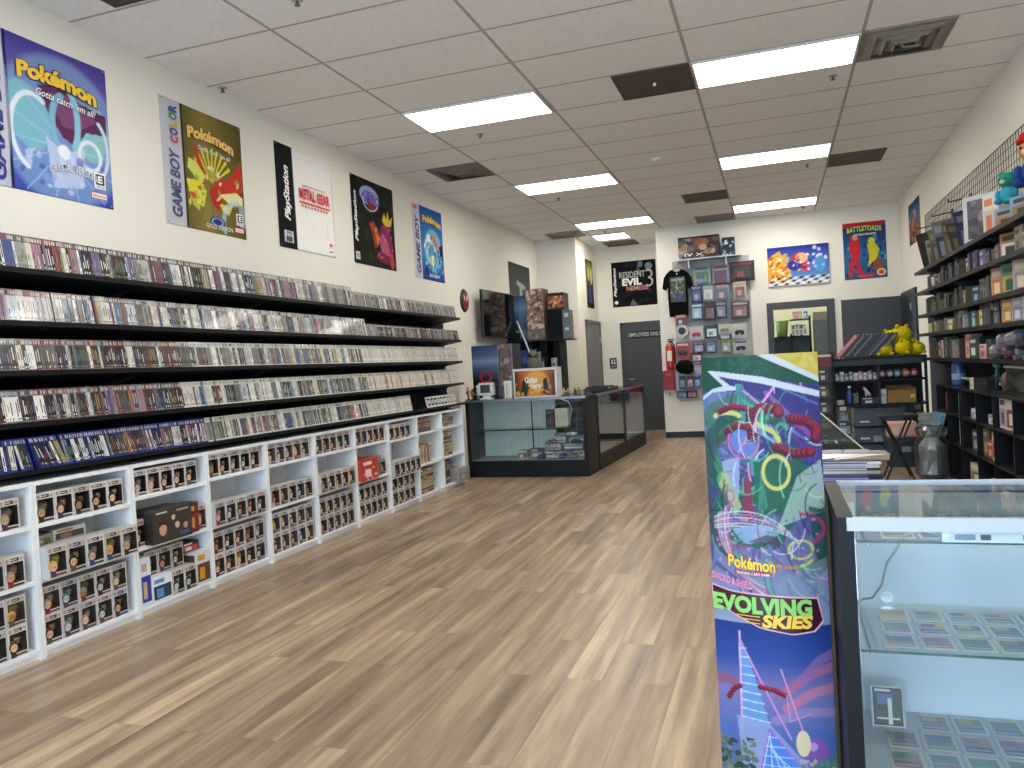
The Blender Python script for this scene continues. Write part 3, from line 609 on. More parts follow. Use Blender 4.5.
CNAME = {'2a2a2c': 'black', '35353a': 'black', '1f2024': 'black', '45443f': 'dark olive', '3a2c2a': 'dark brown', '26303c': 'dark blue', '4b4a48': 'dark grey', '2c2c30': 'black',
  '8c4c42': 'red', '4a5c86': 'blue', 'b09a58': 'yellow', '66785e': 'green', '6c5c80': 'purple', '9a6c54': 'orange', '5c7c94': 'light blue', 'a07884': 'pink', '7a4246': 'dark red', '44597c': 'blue',
  'd9d7d0': 'white', 'c8c6c2': 'pale grey', 'e6e4de': 'white', 'bfc4cc': 'pale blue', 'd4cfc0': 'cream', '5c5348': 'brown', '6c6458': 'tan'}
rest = MB(); NREST = 0
for r, z in enumerate(ROWZ):
    y = 2.25; n = 0; lean = 0
    while y < 8.74:
        if r == 4 and 7.42 < y < 7.7: y = 7.72; continue
        if r == 4 and y > 7.7: break
        sp = spine(r, y)
        if rnd.random() < .02: y += rnd.uniform(.008, .02)
        pv = lean
        lean = -.3 if r == 4 and 3.0 < y < 3.2 else (-.14 if r == 4 and 2.9 < y < 3.9 else 0)
        if lean < pv: y += (pv - lean)*sp[0]
        if r == 1 and y > 8.5: y += .06
        big = 2.82 <= y and n < 60
        if big:
            n += 1; mb = MB(); case_mesh(mb, 0, 0, sp, lean, 0)
            o = mb.build('game_case', VCG); o.location = (XN + rnd.uniform(-.004, .002), y, z + .004)
            nm = CNAME.get(sp[5], 'grey')
            tag(o, '%s spined game case, %s from the left edge on the %s black wall shelf' % (nm, nth(n), SHN[r]), 'game case', 'game cases on the black wall shelves')
        else: case_mesh(rest, y, z + .004, sp, lean); NREST += 1
        y += sp[1] + .0006
tag(rest.build('game_cases', VCG), 'rows of game cases filling the rest of the five black wall shelves', 'game cases', kind='stuff')
# small handheld game cases at the far end of the lowest shelf
y = 7.78; k = 0
while y < 8.6:
    k += 1; mb = MB(); w_ = rnd.uniform(.07, .1); cc = rnd.choice(COLS + DARKS + GREYS)
    mb.box(-.012, 0, 0, w_, 0, .12, 'e2ded6').box(0, .0008, .008, w_-.008, .02, .1, cc).box(.0008, .0014, .02, w_-.02, .04, .08, rnd.choice(LIGHTS))
    o = tag(mb.build('small_game_case', VCG), 'small white framed game case on the lowest black shelf, %s after the gap' % nth(k), 'game case', 'small cases at the far end of the lowest wall shelf')
    o.location = (XN+.01, y, ROWZ[4] + .006); o.rotation_euler = (0, R(-14), 0); y += w_ + .004
# wire rack end on second shelf
t = tag(MB().tube([(XN, 8.62, ROWZ[1]+.005), (XN-.02, 8.62, ROWZ[1]+.09), (XN-.02, 8.76, ROWZ[1]+.09), (XN, 8.76, ROWZ[1]+.005)], .003, 6).build('wire_bookend', STEEL), 'thin wire bookend at the far end of the second black shelf', 'bookend')

# ------------------------------------------------------------ white bookcases with boxed figures
XF, DB = -3.58, .29
Y0B, DY, HB = 2.97, .64, .90
def by(k): return Y0B + DY * (k - 1)       # near edge of bookcase k
SHZ = {0: (.68, .40), 1: (.68, .40), 2: (.705, .405), 3: (.72, .40), 4: (.72, .405), 5: (.72, .405), 6: (.72, .40), 7: (.70, .34), 8: (.71, .375), 9: (.715, .38)}
for k in range(10):
    y = by(k); T = .018
    where = 'cut by the left edge of the photo' if k == 0 else ('farthest of the row, beside the glass counter' if k == 9 else '%s whole one from the left' % nth(k))
    t = thing('bookcase', 'low white open bookcase, ' + where, 'bookcase', (XF, y, 0), group=None)
    B(-DB, 0, 0, T, 0, HB).build('side_panel', WHITE, t); B(-DB, 0, DY-T-.002, DY-.002, 0, HB).build('side_panel', WHITE, t)
    B(-DB, .001, T, DY-T-.002, HB-.022, HB).build('top_panel', WHITE, t)
    for z in SHZ[k]: B(-DB+.006, -.001, T, DY-T-.002, z-.02, z).build('shelf', WHITE, t)
    B(-DB+.006, -.001, T, DY-T-.002, .035, .055).build('bottom_shelf', WHITE, t); B(-DB+.03, -.02, T, DY-T-.002, 0, .035).build('plinth', WHITE, t)
    B(-DB, -DB+.006, T, DY-T-.002, .035, HB-.022).build('back_panel', WHITE, t)
SKIN = ['d8b090', 'c89870', 'e0bc98', 'a87850', 'd4a884', 'b8c8c0']; HAIR = ['1c1614', '241c1a', '3a2418', '5c3820', 'c8a848', '201c20', '5c3a28', '8c8880', '1c1614', '3a2418', '44587c', '54746c']
CLO = ['28282c', '2c3c6c', '7c2830', '3c4c38', 'b8b0a8', '584838', '4c3058', '20242c']
HN = {'1c1614': 'black haired', '241c1a': 'black haired', '3a2418': 'dark haired', '5c3820': 'brown haired', 'c8a848': 'blond haired', '201c20': 'black haired', '5c3a28': 'brown haired', '8c8880': 'grey haired', '44587c': 'blue haired', '54746c': 'green haired'}
pr = random.Random(5)
PANE = glass('window_film', 'd8dcdc', .05, .1)
def figure_parts(mb, w, h, sk, ha, cl, x=-.035):
    cy = w*.55
    mb.ball((x, cy, h*.52), (.026, .031, .027), 12, sk)
    mb.ball((x-.004, cy, h*.545), (.029, .034, .028), 12, ha)
    mb.box(x-.012, x+.012, cy-.014, cy+.014, h*.2, h*.38, cl); mb.tube([(x, cy-.02, h*.36), (x+.004, cy-.028, h*.24)], .006, 6, cl).tube([(x, cy+.02, h*.36), (x+.004, cy+.028, h*.24)], .006, 6, cl)
    mb.box(x-.01, x+.01, cy-.013, cy-.001, h*.12, h*.2, '20202a').box(x-.01, x+.01, cy+.001, cy+.013, h*.12, h*.2, '20202a')
    for s in (-1, 1): mb.ball((x+.025, cy + s*.012, h*.51), .0045, 6, '101010')
def figbox(y, z, w, h, label, group, d=.09, detail=True, fr=None, acc=None, x=None, ha=None, rz=0):
    sk, ha, cl = pr.choice(SKIN), ha or pr.choice(HAIR), pr.choice(CLO); fr = fr or pr.choice(['c8c2be', 'bcb6b2', 'd0cac8', 'b8b6c0', 'ccbebc']); acc = acc or pr.choice(['3a2a2c', '6c2c34', '2c3458', '4a4440', '584030', '282830'])
    bk = pr.choice(['4a4440', '544c48', '3a3c42', '5a5048', '44464e'])
    x0 = XF - .012 if x is None else x
    t = thing('boxed_figure', label, 'boxed figure', (x0, y, z), rz, group)
    m = MB(); g = .0006
    a0, a1, b0, b1 = w*.1, w*.93, h*.15, h*.78
    m.add([(0,0,0), (0,w,0), (-d,w,0), (-d,0,0), (0,0,h), (0,w,h), (-d,w,h), (-d,0,h)], [(4,5,6,7), (3,2,1,0), (0,4,7,3), (1,2,6,5), (2,3,7,6)], 'b9b8b6')
    m.color(fr); 
    for q in ((0, w, b1, h), (0, w, 0, b0), (0, a0, b0, b1), (a1, w, b0, b1)): m.add([(0, q[0], q[2]), (0, q[1], q[2]), (0, q[1], q[3]), (0, q[0], q[3])], [(0, 1, 2, 3)])
    # inner card tray
    dd = -d*.72
    m.add([(0, a0, b0), (0, a1, b0), (0, a1, b1), (0, a0, b1), (dd, a0, b0), (dd, a1, b0), (dd, a1, b1), (dd, a0, b1)], [(4, 5, 6, 7), (0, 1, 5, 4), (1, 2, 6, 5), (2, 3, 7, 6), (3, 0, 4, 7)], bk)
    def fq(u0, u1, v0, v1, c, e=g): m.add([(e, u0*w, v0*h), (e, u1*w, v0*h), (e, u1*w, v1*h), (e, u0*w, v1*h)], [(0, 1, 2, 3)], c)
    fq(.3, .72, .82, .93, acc); fq(.06, .24, .82, .93, '98928c'); fq(.36, .92, .04, .11, acc); fq(.78, .92, .83, .92, '98948e'); fq(.2, .6, .86, .89, fr, .001)
    # printed portrait, cut out over the window corner
    def disc(cy, cz, ry, rz_, c, e): m.add([(e, cy*w + ry*w*math.cos(k*math.pi/6), cz*h + rz_*h*math.sin(k*math.pi/6)) for k in range(12)], [tuple(range(12))], c)
    disc(.25, .38, .22, .175, ha, .001); disc(.28, .33, .17, .13, sk, .0014); m.add([(.001, .1*w, .02*h), (.001, .4*w, .02*h), (.001, .36*w, .22*h), (.001, .14*w, .22*h)], [(0, 1, 2, 3)], cl)
    for q in (.22, .35): disc(q, .33, .028, .022, '141414', .0018)
    m.build('box_shell', VC, t)
    if detail:
        f = MB(); figure_parts(f, w, h, sk, ha, cl); f.build('figure', mat('vinyl', rough=.35, vc=True), t, smooth=True)
        MB().add([(-.002, a0, b0), (-.002, a1, b0), (-.002, a1, b1), (-.002, a0, b1)], [(0, 1, 2, 3)]).build('window_film', PANE, t)
    else:
        f = MB(); f.ball((dd+.02, w*.6, h*.5), (.02, .03, .026), 8, sk).ball((dd+.016, w*.6, h*.53), (.022, .033, .027), 8, ha).box(dd+.005, dd+.03, w*.5, w*.7, h*.16, h*.36, cl); f.build('figure', MATS['vinyl'], t)
    return t, HN[ha]
POS = {0: 'cut off at the left', 1: 'first', 2: 'second', 3: 'third', 4: 'fourth', 5: 'fifth', 6: 'sixth', 7: 'seventh', 8: 'eighth', 9: 'ninth'}
def row(k, z, n, w, h, where, y_off=.022, x=None, detail=None, skip=(), start=0):
    for q in range(start, n):
        if q in skip: continue
        ha = pr.choice(HAIR); lab = 'boxed %s vinyl figure, %s from left %s, %s bookcase' % (HN[ha], nth(q+1), where, POS[k] if k else 'leftmost cut-off')
        figbox(by(k) + y_off + q*(w+.001), z, w-.001, h, lab, 'boxed vinyl figures in the white bookcases', detail=(k < 4 if detail is None else detail), x=x, ha=ha)
for k in range(8):
    z2, z1 = SHZ[k]; st = 2 if k == 0 else 0; n = 5; w = .109
    if k == 2: row(k, z2, 5, .106, .155, 'on top shelf')
    elif k == 7: row(k, z2, 4, .118, .15, 'on top shelf')
    else: row(k, z2, 5, w if k != 1 else .112, .155, 'on top shelf', start=st)
    if k == 1:
        row(k, z1, 5, .118, .16, 'on middle shelf', x=XF+.045, y_off=.02); 
    elif k == 2: pass
    elif k == 6: pass
    elif k == 7: row(k, z1, 5, .118, .155, 'on middle shelf', x=XF+.03)
    else: row(k, z1, 5, w, .155, 'on middle shelf', start=st, x=XF + (.02 if k in (3, 5) else 0))
    if k == 2: continue
    nb = 5 if k < 7 else 4; wb_ = w if k < 7 else .13
    row(k, .056, nb, wb_, .152, 'in bottom row', start=st); row(k, .209, nb, wb_, .145, 'stacked on bottom row', start=st)
# bookcase 1: two flat boxes lying behind on the middle row
def plainbox(name, label, cat, loc, size, cols, group=None, rz=0, m=None, parts=()):
    """printed carton: x towards the room, front face at local x = 0"""
    d_, w_, h_ = size; base, acc, acc2 = cols; t = thing(name, label, cat, loc, rz, group); mb = MB()
    mb.box(-d_, 0, 0, w_, 0, h_, base).box(0, .0008, w_*.06, w_*.94, h_*.08, h_*.62, acc).box(.0008, .0016, w_*.2, w_*.55, h_*.15, h_*.5, acc2).box(0, .001, w_*.1, w_*.6, h_*.72, h_*.88, acc2)
    mb.box(-d_*.9, -d_*.1, -.001, 0, h_*.1, h_*.9, acc); mb.box(-d_*.85, -d_*.15, w_*.1, w_*.9, h_, h_+.0006, base)
    mb.build('carton', m or VC, t)
    for p in parts: p(t)
    return t
y = by(1)
plainbox('boxed_figure', 'boxed figure lying flat behind the middle row of the first whole bookcase, left of two', 'boxed figure', (XF-.06, y+.03, SHZ[1][1]+.161), (.16, .11, .05), ('8a8a88', '6c5c3c', 'b8b09c'))
plainbox('boxed_figure', 'boxed figure lying flat behind the middle row of the first whole bookcase, right of two', 'boxed figure', (XF-.055, y+.15, SHZ[1][1]+.161), (.16, .2, .06), ('c4c2be', '4c3830', '8a6c4c'))
# bookcase 2
y = by(2); z1 = SHZ[2][1]
figbox(y+.022, z1, .1, .16, 'boxed figure at the left end behind the large dark carton, second bookcase', None, x=XF-.03)
def faces(t):
    mb = MB()
    for (a, b, s, c) in ((.08, .08, .04, 'c8987c'), (.2, .09, .025, 'd8b898'), (.27, .075, .025, 'b89078'), (.17, .14, .02, 'd8c08c')):
        MB().ball((.002, a, b), (.002, s*.8, s), 10, c).ball((.0015, a, b+s*.55), (.002, s*.85, s*.7), 10, '241a18').build('printed_face', VC, t)
    mb.box(.0016, .0022, .03, .12, .175, .185, 'c8c4c0').box(.0016, .0022, .2, .3, .17, .18, 'b8a888').box(.0016, .0022, .22, .3, .02, .04, '3c5c8c'); mb.build('printed_text', VC, t)
t = thing('figure_carton', 'large dark printed carton with several faces, protruding from the second bookcase', 'carton', (XF+.035, y+.1, z1)); 
MB().box(-.2, 0, 0, .33, 0, .195, '35302f').box(-.19, -.01, .01, .32, .195, .1955, '4c4a49').box(-.2, 0, -.0006, 0, .01, .185, '2a2626').box(0, .0008, .01, .32, .01, .185, '3a3230').build('carton', VC, t); faces(t)
plainbox('boxed_figure', 'dark red boxed figure right of the large dark carton, second bookcase', 'boxed figure', (XF+.01, y+.435, z1), (.1, .085, .19), ('5c2428', '7c2c30', 'c89440'))
figbox(y+.525, z1, .09, .16, 'boxed figure at the right end of the middle shelf, second bookcase', None)
plainbox('boxed_figure', 'tall blue boxed figure at the left end of the bottom shelf, second bookcase', 'boxed figure', (XF-.002, y+.022, .056), (.1, .08, .285), ('d8dce4', '243c94', 'c8a484'))
plainbox('boxed_figure', 'white boxed blue figure, second from left on the bottom shelf, second bookcase', 'boxed figure', (XF+.0, y+.105, .056), (.12, .16, .15), ('e4e6ea', '2c3a50', '5c90c8'))
for q, (yy, ww) in enumerate(((.268, .105), (.375, .105))):
    figbox(y+yy, .056, ww, .15, 'boxed figure in the middle of the bottom row, %s of two, second bookcase' % ('left' if q == 0 else 'right'), None, x=XF+.0)
plainbox('boxed_figure', 'tall boxed orange figure at the right end of the bottom shelf, second bookcase', 'boxed figure', (XF+.0, y+.485, .056), (.14, .13, .215), ('d0d2d8', '5c3c2c', 'd09428'))
for q, (yy, ww) in enumerate(((.11, .1), (.215, .11), (.33, .1))):
    figbox(y+yy, .208, ww, .15, 'boxed figure stacked on the lower row, %s of three, second bookcase' % nth(q+1), None, x=XF-.05)
plainbox('toy_car_box', 'small red and dark boxed toy on top of the stack, second bookcase', 'toy box', (XF-.06, y+.435, .273), (.12, .15, .06), ('24242c', 'c04a3c', 'd8d4cc'))
# bookcase 6 middle shelf: red carton and a boxed figure
y = by(6); z1 = SHZ[6][1]
t = plainbox('figure_carton', 'large bright red carton protruding from the sixth bookcase', 'carton', (XF+.04, y+.022, z1), (.2, .3, .19), ('b8382e', 'c83c30', 'e8d8d0'))
mb = MB()
for k in range(9): mb.ball((.002, .04 + .028*k, .06 + .05*math.sin(k*2.3)), (.0015, .012, .012), 8, 'e8dcd4')
mb.build('printed_dots', VC, t)
plainbox('boxed_figure', 'green and brown boxed figure right of the red carton, sixth bookcase', 'boxed figure', (XF+.0, y+.335, z1), (.1, .12, .19), ('8a8c80', '5c6448', 'b89c80'))
figbox(y+.46, z1, .11, .155, 'boxed figure at the right end of the middle shelf, sixth bookcase', None, detail=False)
# bookcases 8 and 9: stacked small games and books
def stack(k, z, n, h, name, cat, lab, cols, y_off=.022, w=.42, x=-.03, seed=1, dd=.16):
    g = random.Random(seed)
    for q in range(n):
        mb = MB(); ww = w * g.uniform(.92, 1); c = g.choice(cols)
        mb.box(-dd, 0, 0, ww, 0, h-.0012, c).box(0, .0007, ww*.05, ww*.95, h*.2, h*.75, g.choice(['d8d0c4', 'a89c8c', '6c5c50', '3c3834', 'b8a080'])).box(.0007, .0012, ww*.3, ww*.6, h*.3, h*.65, g.choice(['7c2c28', '2c3c5c', '4c4440', 'c8b078']))
        o = tag(mb.build(name, VC), '%s, %s from the bottom %s' % (lab[0], nth(q+1), lab[1]), cat, 'flat stacks in the two farthest bookcases'); o.location = (XF + x + g.uniform(-.008, 0), by(k) + y_off, z + q*h)
BR = ['6c6258', '8a7c6c', '4c4844', 'a89c8c', '5c5450', '97877a']
stack(8, SHZ[8][0], 8, .018, 'game_box', 'game box', ('flat brown game box', 'in the top stack of the eighth bookcase'), BR, seed=1)
stack(9, SHZ[9][0], 7, .021, 'game_box', 'game box', ('flat brown game box', 'in the top stack of the ninth bookcase'), BR, seed=2, w=.38)
stack(8, .056, 8, .033, 'game_box', 'game box', ('thick game box', 'in the bottom stack of the eighth bookcase'), ['b8a88c', '8a7c6c', '5c5450', 'a89880'], seed=3)
stack(9, SHZ[9][1], 6, .045, 'game_box', 'game box', ('tan game box', 'in the middle stack of the ninth bookcase'), ['b8a88c', 'c8b890', '8a7c6c', 'a89880'], seed=4, w=.35)
stack(9, .056, 7, .038, 'game_box', 'game box', ('dark grey game box', 'in the bottom stack of the ninth bookcase'), ['3c3c3e', '55534f', '77736c'], seed=5, w=.33, x=-.06)
for q in range(13):
    hh = pr.uniform(.15, .22); mb = MB(); c = pr.choice(['c8c0ac', 'b09878', '8a7454', 'dcd6c8', '5c5048', 'e0dcd4']); mb.box(-.15, 0, 0, .026, 0, hh, c).box(0, .0006, .004, .022, hh*.1, hh*.85, pr.choice(['6c4c34', 'd8d0c0', '3c3830', 'a88858'])).box(.0006, .001, .008, .018, hh*.3, hh*.6, pr.choice(COLS))
    o = tag(mb.build('guide_book', VC), 'upright guide book, %s from left on the middle shelf, eighth bookcase' % nth(q+1), 'book', 'upright guides in the eighth bookcase'); o.location = (XF - .03, by(8) + .03 + q*.0275, SHZ[8][1])
plainbox('console_carton', 'grey carton protruding from the bottom of the farthest bookcase', 'carton', (XF+.05, by(9)+.3, .056), (.2, .32, .15), ('98948f', '8a8680', 'b8b4ae'))

# ------------------------------------------------------------ cardboard banner column at the front
c = Cv(.31, 1.33, '46509c', 640)
c.gradv([(0, '7a98b8'), (.08, '5a78b4'), (.2, '3c4c96'), (.36, '24408c'), (.46, '9cacd0'), (.55, '8c98c0'), (.7, '4a4a92'), (.85, '3c3a84'), (1, '33307a')])
A = c.asp
g = random.Random(3)
c.poly([(0, .93), (.3, .93), (.2, .8), (0, .78)], '8c9cd0', .6)
for k in range(110):   # streaks of light
    x = g.uniform(-.1, 1.1); y_ = g.uniform(.56, .97); dx = g.uniform(-.15, .45); c.line([(x, y_), (x+dx, y_ - g.uniform(.03, .1))], g.uniform(.008, .04), g.choice(['7c8cd8', 'a878c8', '6c3ca0', 'b8c0f0', '4050a8', '8c3890', '4898a8', '2c2c78', '2a2a70', '34347c']), g.uniform(.3, .7))
for (cx, cy, rx, ry, a0, a1, w_, cc) in ((.42, .80, .4, .085, 60, 330, .13, '1f5c4c'), (.42, .80, .33, .07, 80, 300, .06, '3c8c64'), (.66, .745, .2, .05, 0, 360, .1, '206850'), (.4, .69, .3, .06, 150, 400, .11, '28705c'), (.8, .65, .25, .08, -80, 110, .12, '2a6c58'), (.3, .875, .26, .035, 10, 190, .1, '4a7c6c'), (.2, .72, .2, .12, 90, 270, .07, '40545c')):
    c.curve(cx, cy, rx, ry, a0, a1, w_, cc, .92)
for k in range(26):
    x = g.uniform(.15, .85); y_ = g.uniform(.66, .9); c.curve(x, y_, g.uniform(.05, .2), g.uniform(.01, .05), g.uniform(0, 360), g.uniform(0, 360), g.uniform(.012, .03), g.choice(['3c9c78', '17443c', '68b898', '2c6c8c', 'a84880', '1c5444']), .7)
c.poly([(.29, .945), (.36, .945), (.48, .78), (.40, .76)], '4c9ca0', .9); c.poly([(.42, .79), (.78, .78), (.62, .7), (.42, .66)], '246a50'); c.poly([(.3, .66), (.4, .68), (.38, .78), (.33, .75)], '8c3458'); c.poly([(.42, .67), (.52, .7), (.48, .78)], '3c8c74')
c.poly([(.14, .79), (.3, .8), (.28, .72), (.2, .69)], 'a8bce0', .8); c.poly([(.1, .74), (.16, .78), (.3, .7), (.24, .68)], 'b8c890', .8)
c.poly([(.78, .76), (.98, .79), (1.02, .7), (.86, .68), (.6, .66)], 'b4ccc0', .75); c.poly([(.86, .7), (1, .69), (1, .58), (.9, .6)], '24504c', .85)
def beads(pts, r, n):
    for q in range(n):
        f = q/(n-1)*(len(pts)-1); i = min(int(f), len(pts)-2); u = f - i; x = pts[i][0]*(1-u) + pts[i+1][0]*u; y_ = pts[i][1]*(1-u) + pts[i+1][1]*u
        c.ell(x, y_, r*1.05, r*1.05/A, '5c1430'); c.ell(x+.004, y_+.003, r*.75, r*.75/A, 'a8284c', a=.9)
for (cx, cy, rx, ry) in ((.605, .768, .11, .032), (.78, .615, .1, .018)): c.ell(cx, cy, rx, ry, 'dcd878', w=.15)
c.curve(.21, .878, .11, .01, 20, 160, .04, 'd8d880'); c.line([(.46, .865), (.62, .845), (.64, .83)], .04, 'd4d878'); c.curve(.68, .6, .2, .02, 200, 340, .025, 'c8dc60'); c.ell(.2, .72, .035, .012, 'd080b0', w=.3)
c.ell(.34, .83, .11, .028, '6c84d0'); c.curve(.34, .83, .13, .034, 0, 360, .02, 'd078b8'); c.line([(.3, .81), (.4, .85)], .02, 'e8a0dc', .8); c.line([(.5, .90), (.62, .935)], .022, 'ec9cdc'); c.line([(.37, .93), (.6, .88)], .02, 'd8b0f0', .6)
beads([(.42, .84), (.41, .88), (.5, .895), (.64, .893), (.65, .885)], .045, 16); beads([(.75, .872), (.88, .866), (.96, .85), (.95, .832)], .042, 14); beads([(.6, .815), (.66, .815), (.74, .803), (.9, .805)], .04, 12); beads([(.15, .89), (.25, .9), (.38, .895)], .026, 9); beads([(.2, .85), (.3, .862), (.42, .855)], .028, 9)
for k in range(9): c.curve(.5 + .03*k, .66, .42 + .02*k, .1 + .008*k, 165, 255, .016, g.choice(['e4c8e0', 'c87ca0', 'dfe8f4', '8cb0d0', 'f0e4f0']), .75)
for k in range(6): c.curve(.3, .61 - .006*k, .5, .05 + .012*k, 20, 120, .014, g.choice(['e8f0f8', 'a8c4e0', 'e090c0']), .6)
c.poly([(.2, .655), (.45, .665), (.62, .65), (.5, .63), (.3, .625)], '9cc0e4', .85); c.poly([(.34, .63), (.5, .645), (.66, .635), (.6, .62)], '4c4858', .8); c.poly([(.6, .56), (1, .6), (1, .5), (.5, .5)], '98a8c4', .5)
c.blobs(21, ['c8e0d8', 'e4b0d0', '5c8cb8', '2c5c50', '8868a0'], 70, .008, .022, (.05, .56, .98, .68), .5)
c.curve(.8, .655, .18, .03, -60, 90, .03, 'c83c78', .8); c.curve(.6, .6, .3, .02, 180, 300, .03, 'c04880', .6)
c.gradh([(0, 'b0b8d4'), (1, '98a4c4')], ((c.Y < .475) & (c.Y > .455)).astype(float)*.4)
c.P *= .80
for k in range(150):
    x = g.uniform(-.05, 1.05); y_ = g.uniform(.52, .95); an = 1.1 + .9*math.sin(y_*9 + x*3); L_ = g.uniform(.05, .2); a0_ = g.uniform(100, 260); c.curve(x, y_, L_*1.2, L_*.4, a0_, a0_ + g.uniform(30, 110), g.uniform(.006, .018), g.choice(['123c34', '1c1c54', 'a0e0c0', 'c8d8f8', '48b890', '7c2858', '241c48', 'e8b8e0', '2c7c64', '0c2c30']), g.uniform(.35, .8))
# top: green field with white borders and a yellow corner
c.poly([(-.1, .918), (.092, .934), (.2, .939), (.054, .973), (.3, .965), (1.1, .93), (1.1, 1.1), (-.1, 1.1)], '0f4838'); c.blobs(22, ['185a48', '0c4034', '206a54'], 50, .012, .03, (.1, .965, .6, .995), .35)
c.poly([(-.1, .90), (0, .913), (.092, .929), (.3, .933), (.3, .94), (.2, .942), (.092, .936), (0, .920), (-.1, .908)], 'c0c6ce')
c.poly([(.054, .973), (.14, .9715), (.527, .9565), (1.1, .9165), (1.1, .905), (.527, .943), (.147, .961), (.3, .932), (.2, .938)], 'c4cad2')
c.poly([(.397, 1.01), (.56, 1.01), (1.1, .942), (1.1, .93)], 'c4cad0'); c.poly([(.54, 1.01), (1.1, 1.01), (1.1, .938)], 'c4b048'); c.blobs(23, ['ccc070', 'b89c38'], 20, .015, .04, (.75, .972, 1, .995), .4)
# lower: sky, glass towers, greenery
c.gradv_ = None
Y_all = c.Y; c.Y = (c.Y - .154) / .862; m_ = (c.Y < .36).astype(float)
st_ = [(0, '5a6c94'), (.1, '506cb0'), (.2, '7c78b0'), (.28, '2c4c9c'), (.36, '1c3a84')]
G = np.stack([np.interp(c.Y, [q[0] for q in st_], [lin(q[1])[k] for q in st_]) for k in range(3)], -1); c.P = c.P*(1-m_[..., None]) + G*m_[..., None]
for (x0, y0, x1, y1, cc) in ((.55, .2, 1.05, .27, 'b86a8c'), (.6, .17, 1.05, .22, 'c87c94'), (0, .22, .25, .2, '9a5474'), (.75, .24, 1.05, .3, '8c6ca8'), (.5, .14, 1, .16, '9c88b8')): c.line([(x0, y0), ((x0+x1)/2, (y0+y1)/2 + .012), (x1, y1)], .09, cc, .75)
c.poly([(.22, .33), (.2, .12), (.45, .12), (.28, .29)], '6c98d4'); c.line([(.22, .34), (.2, .1)], .018, 'd8a8dc'); c.line([(.22, .32), (.62, .1)], .018, 'c890d0')
for k in range(9): c.line([(.21, .3 - .02*k), (.27 + .022*k, .302 - .021*k)], .012, 'b8dcf4')
c.poly([(.16, .14), (.45, .13), (.75, .04), (.8, 0), (.2, 0)], '93a4d0', .85)
c.poly([(.44, .12), (.33, 0), (.78, 0)], '4c84dc'); c.line([(.44, .12), (.33, 0)], .015, 'a868c8'); c.line([(.44, .12), (.8, 0)], .015, 'a868c8'); 
for k in range(5): c.line([(.42 - .02*k, .1 - .022*k), (.5 + .065*k, .1 - .022*k)], .008, 'd0e4fc', .8); c.line([(.44, .11 - .01*k), (.35 + .1*k, 0)], .008, 'd0e4fc', .8)
c.ell(.83, .075, .1, .028, '8a5cb0', 10); c.ell(.8, .083, .04, .01, 'c0a0dc', 10); c.ell(.72, .09, .06, .03, 'e8d8b0'); c.poly([(.75, .045), (1, .06), (1, .03), (.8, .02)], '4c7c78'); c.blobs(24, ['3c5c40', '5c7058', '7c8868', '283c30'], 60, .012, .035, (0, .0, .3, .09), .9); c.blobs(25, ['5c8c88', '88607c', 'c8b0b8'], 30, .015, .03, (.7, 0, 1, .05), .8)
beads([(.1, .18), (.14, .2), (.2, .21)], .022, 6); beads([(.38, .215), (.5, .21), (.58, .2)], .025, 7)
c.line([(.56, .26), (.72, .12)], .01, 'f0a0d0'); c.line([(.8, .16), (.62, .14), (.6, .2)], .008, 'e0b0e0', .7)
c.Y = Y_all; c.P *= .82
t = thing('banner_column', 'tall curved cardboard column printed with EVOLVING SKIES and a green and yellow top', 'advertising column', (-.045, 2.2, 0), R(1.0))
BWD = .295
def bend(u): return (u-.5)*BWD, .035*(1 - ((u-.55)/.5)**2) - .02 + .035
def bz(x):
    u = x/BWD + .5; return bend(u)[1]
M0 = frame((0, 0, 0), (1, 0, 0), (0, 0, 1))
o = c.sheet('printed_front', M0, t, BPRINT, bend=bend, solid=.004)
mb = MB(); us = [k/16 for k in range(17)]; fr_ = [(bend(u)[0], -bend(u)[1] + .004) for u in us]; bk_ = [(x, .1 + .035*(1-((x)/(BWD/2))**2)) for x, _ in fr_[::-1]]
ring = fr_ + bk_; n = len(ring); mb.add([(x, y, 0) for x, y in ring] + [(x, y, 1.329) for x, y in ring], [(i, (i+1) % n, n+(i+1) % n, n+i) for i in range(16, n)] + [tuple(range(n, 2*n))], 'c9ccd2'); mb.build('cardboard_back', VCM, t)
def btext(body, x, z, w, h, col, **k):
    """lettering laid onto the curved front"""
    o = text(body, Matrix.Identity(4), x - BWD/2, z, w, h, col, t, lift=0, **k)
    for ob in [o] + list(o.children):
        n = len(ob.data.vertices); co = np.empty(n*3); ob.data.vertices.foreach_get('co', co); co = co.reshape(-1, 3); lift = .0015 + (.0015 if ob is not o or not k.get('outline') else 0)
        y_ = np.array([-bz(q) for q in co[:, 0]]) - lift; ob.data.vertices.foreach_set('co', np.stack([co[:, 0], y_, co[:, 1]], -1).ravel()); ob.data.update()
    return o
btext('Pokémon', .045, .768, .12, .036, YEL, outline='2a2c6c', ow=.055, bold=.03, warp=lambda q: -.012*q, m=VCG)
def strip_on(x0, x1, z0, z1, col, lift, tilt=0, name='printed_strip'):
    vs, fs = [], []
    for i in range(13):
        x = x0 + (x1-x0)*i/12 - BWD/2; s = tilt*i/12; vs += [(x, -bz(x) - lift, z0 + s), (x, -bz(x) - lift, z1 + s)]
    return MB().add(vs, [(2*i, 2*i+2, 2*i+3, 2*i+1) for i in range(12)], col).build(name, VCG, t)
strip_on(.06, .155, .752, .762, 'a83040', .0012, -.004); btext('TRADING CARD GAME', .065, .7515, .085, .007, 'f0e8e8', warp=lambda q: -.004*q)
btext('SWORD & SHIELD', .0, .73, .105, .02, 'e07ca8', outline='e8ecf4', ow=.04, bold=.03, warp=lambda q: -.022*q)
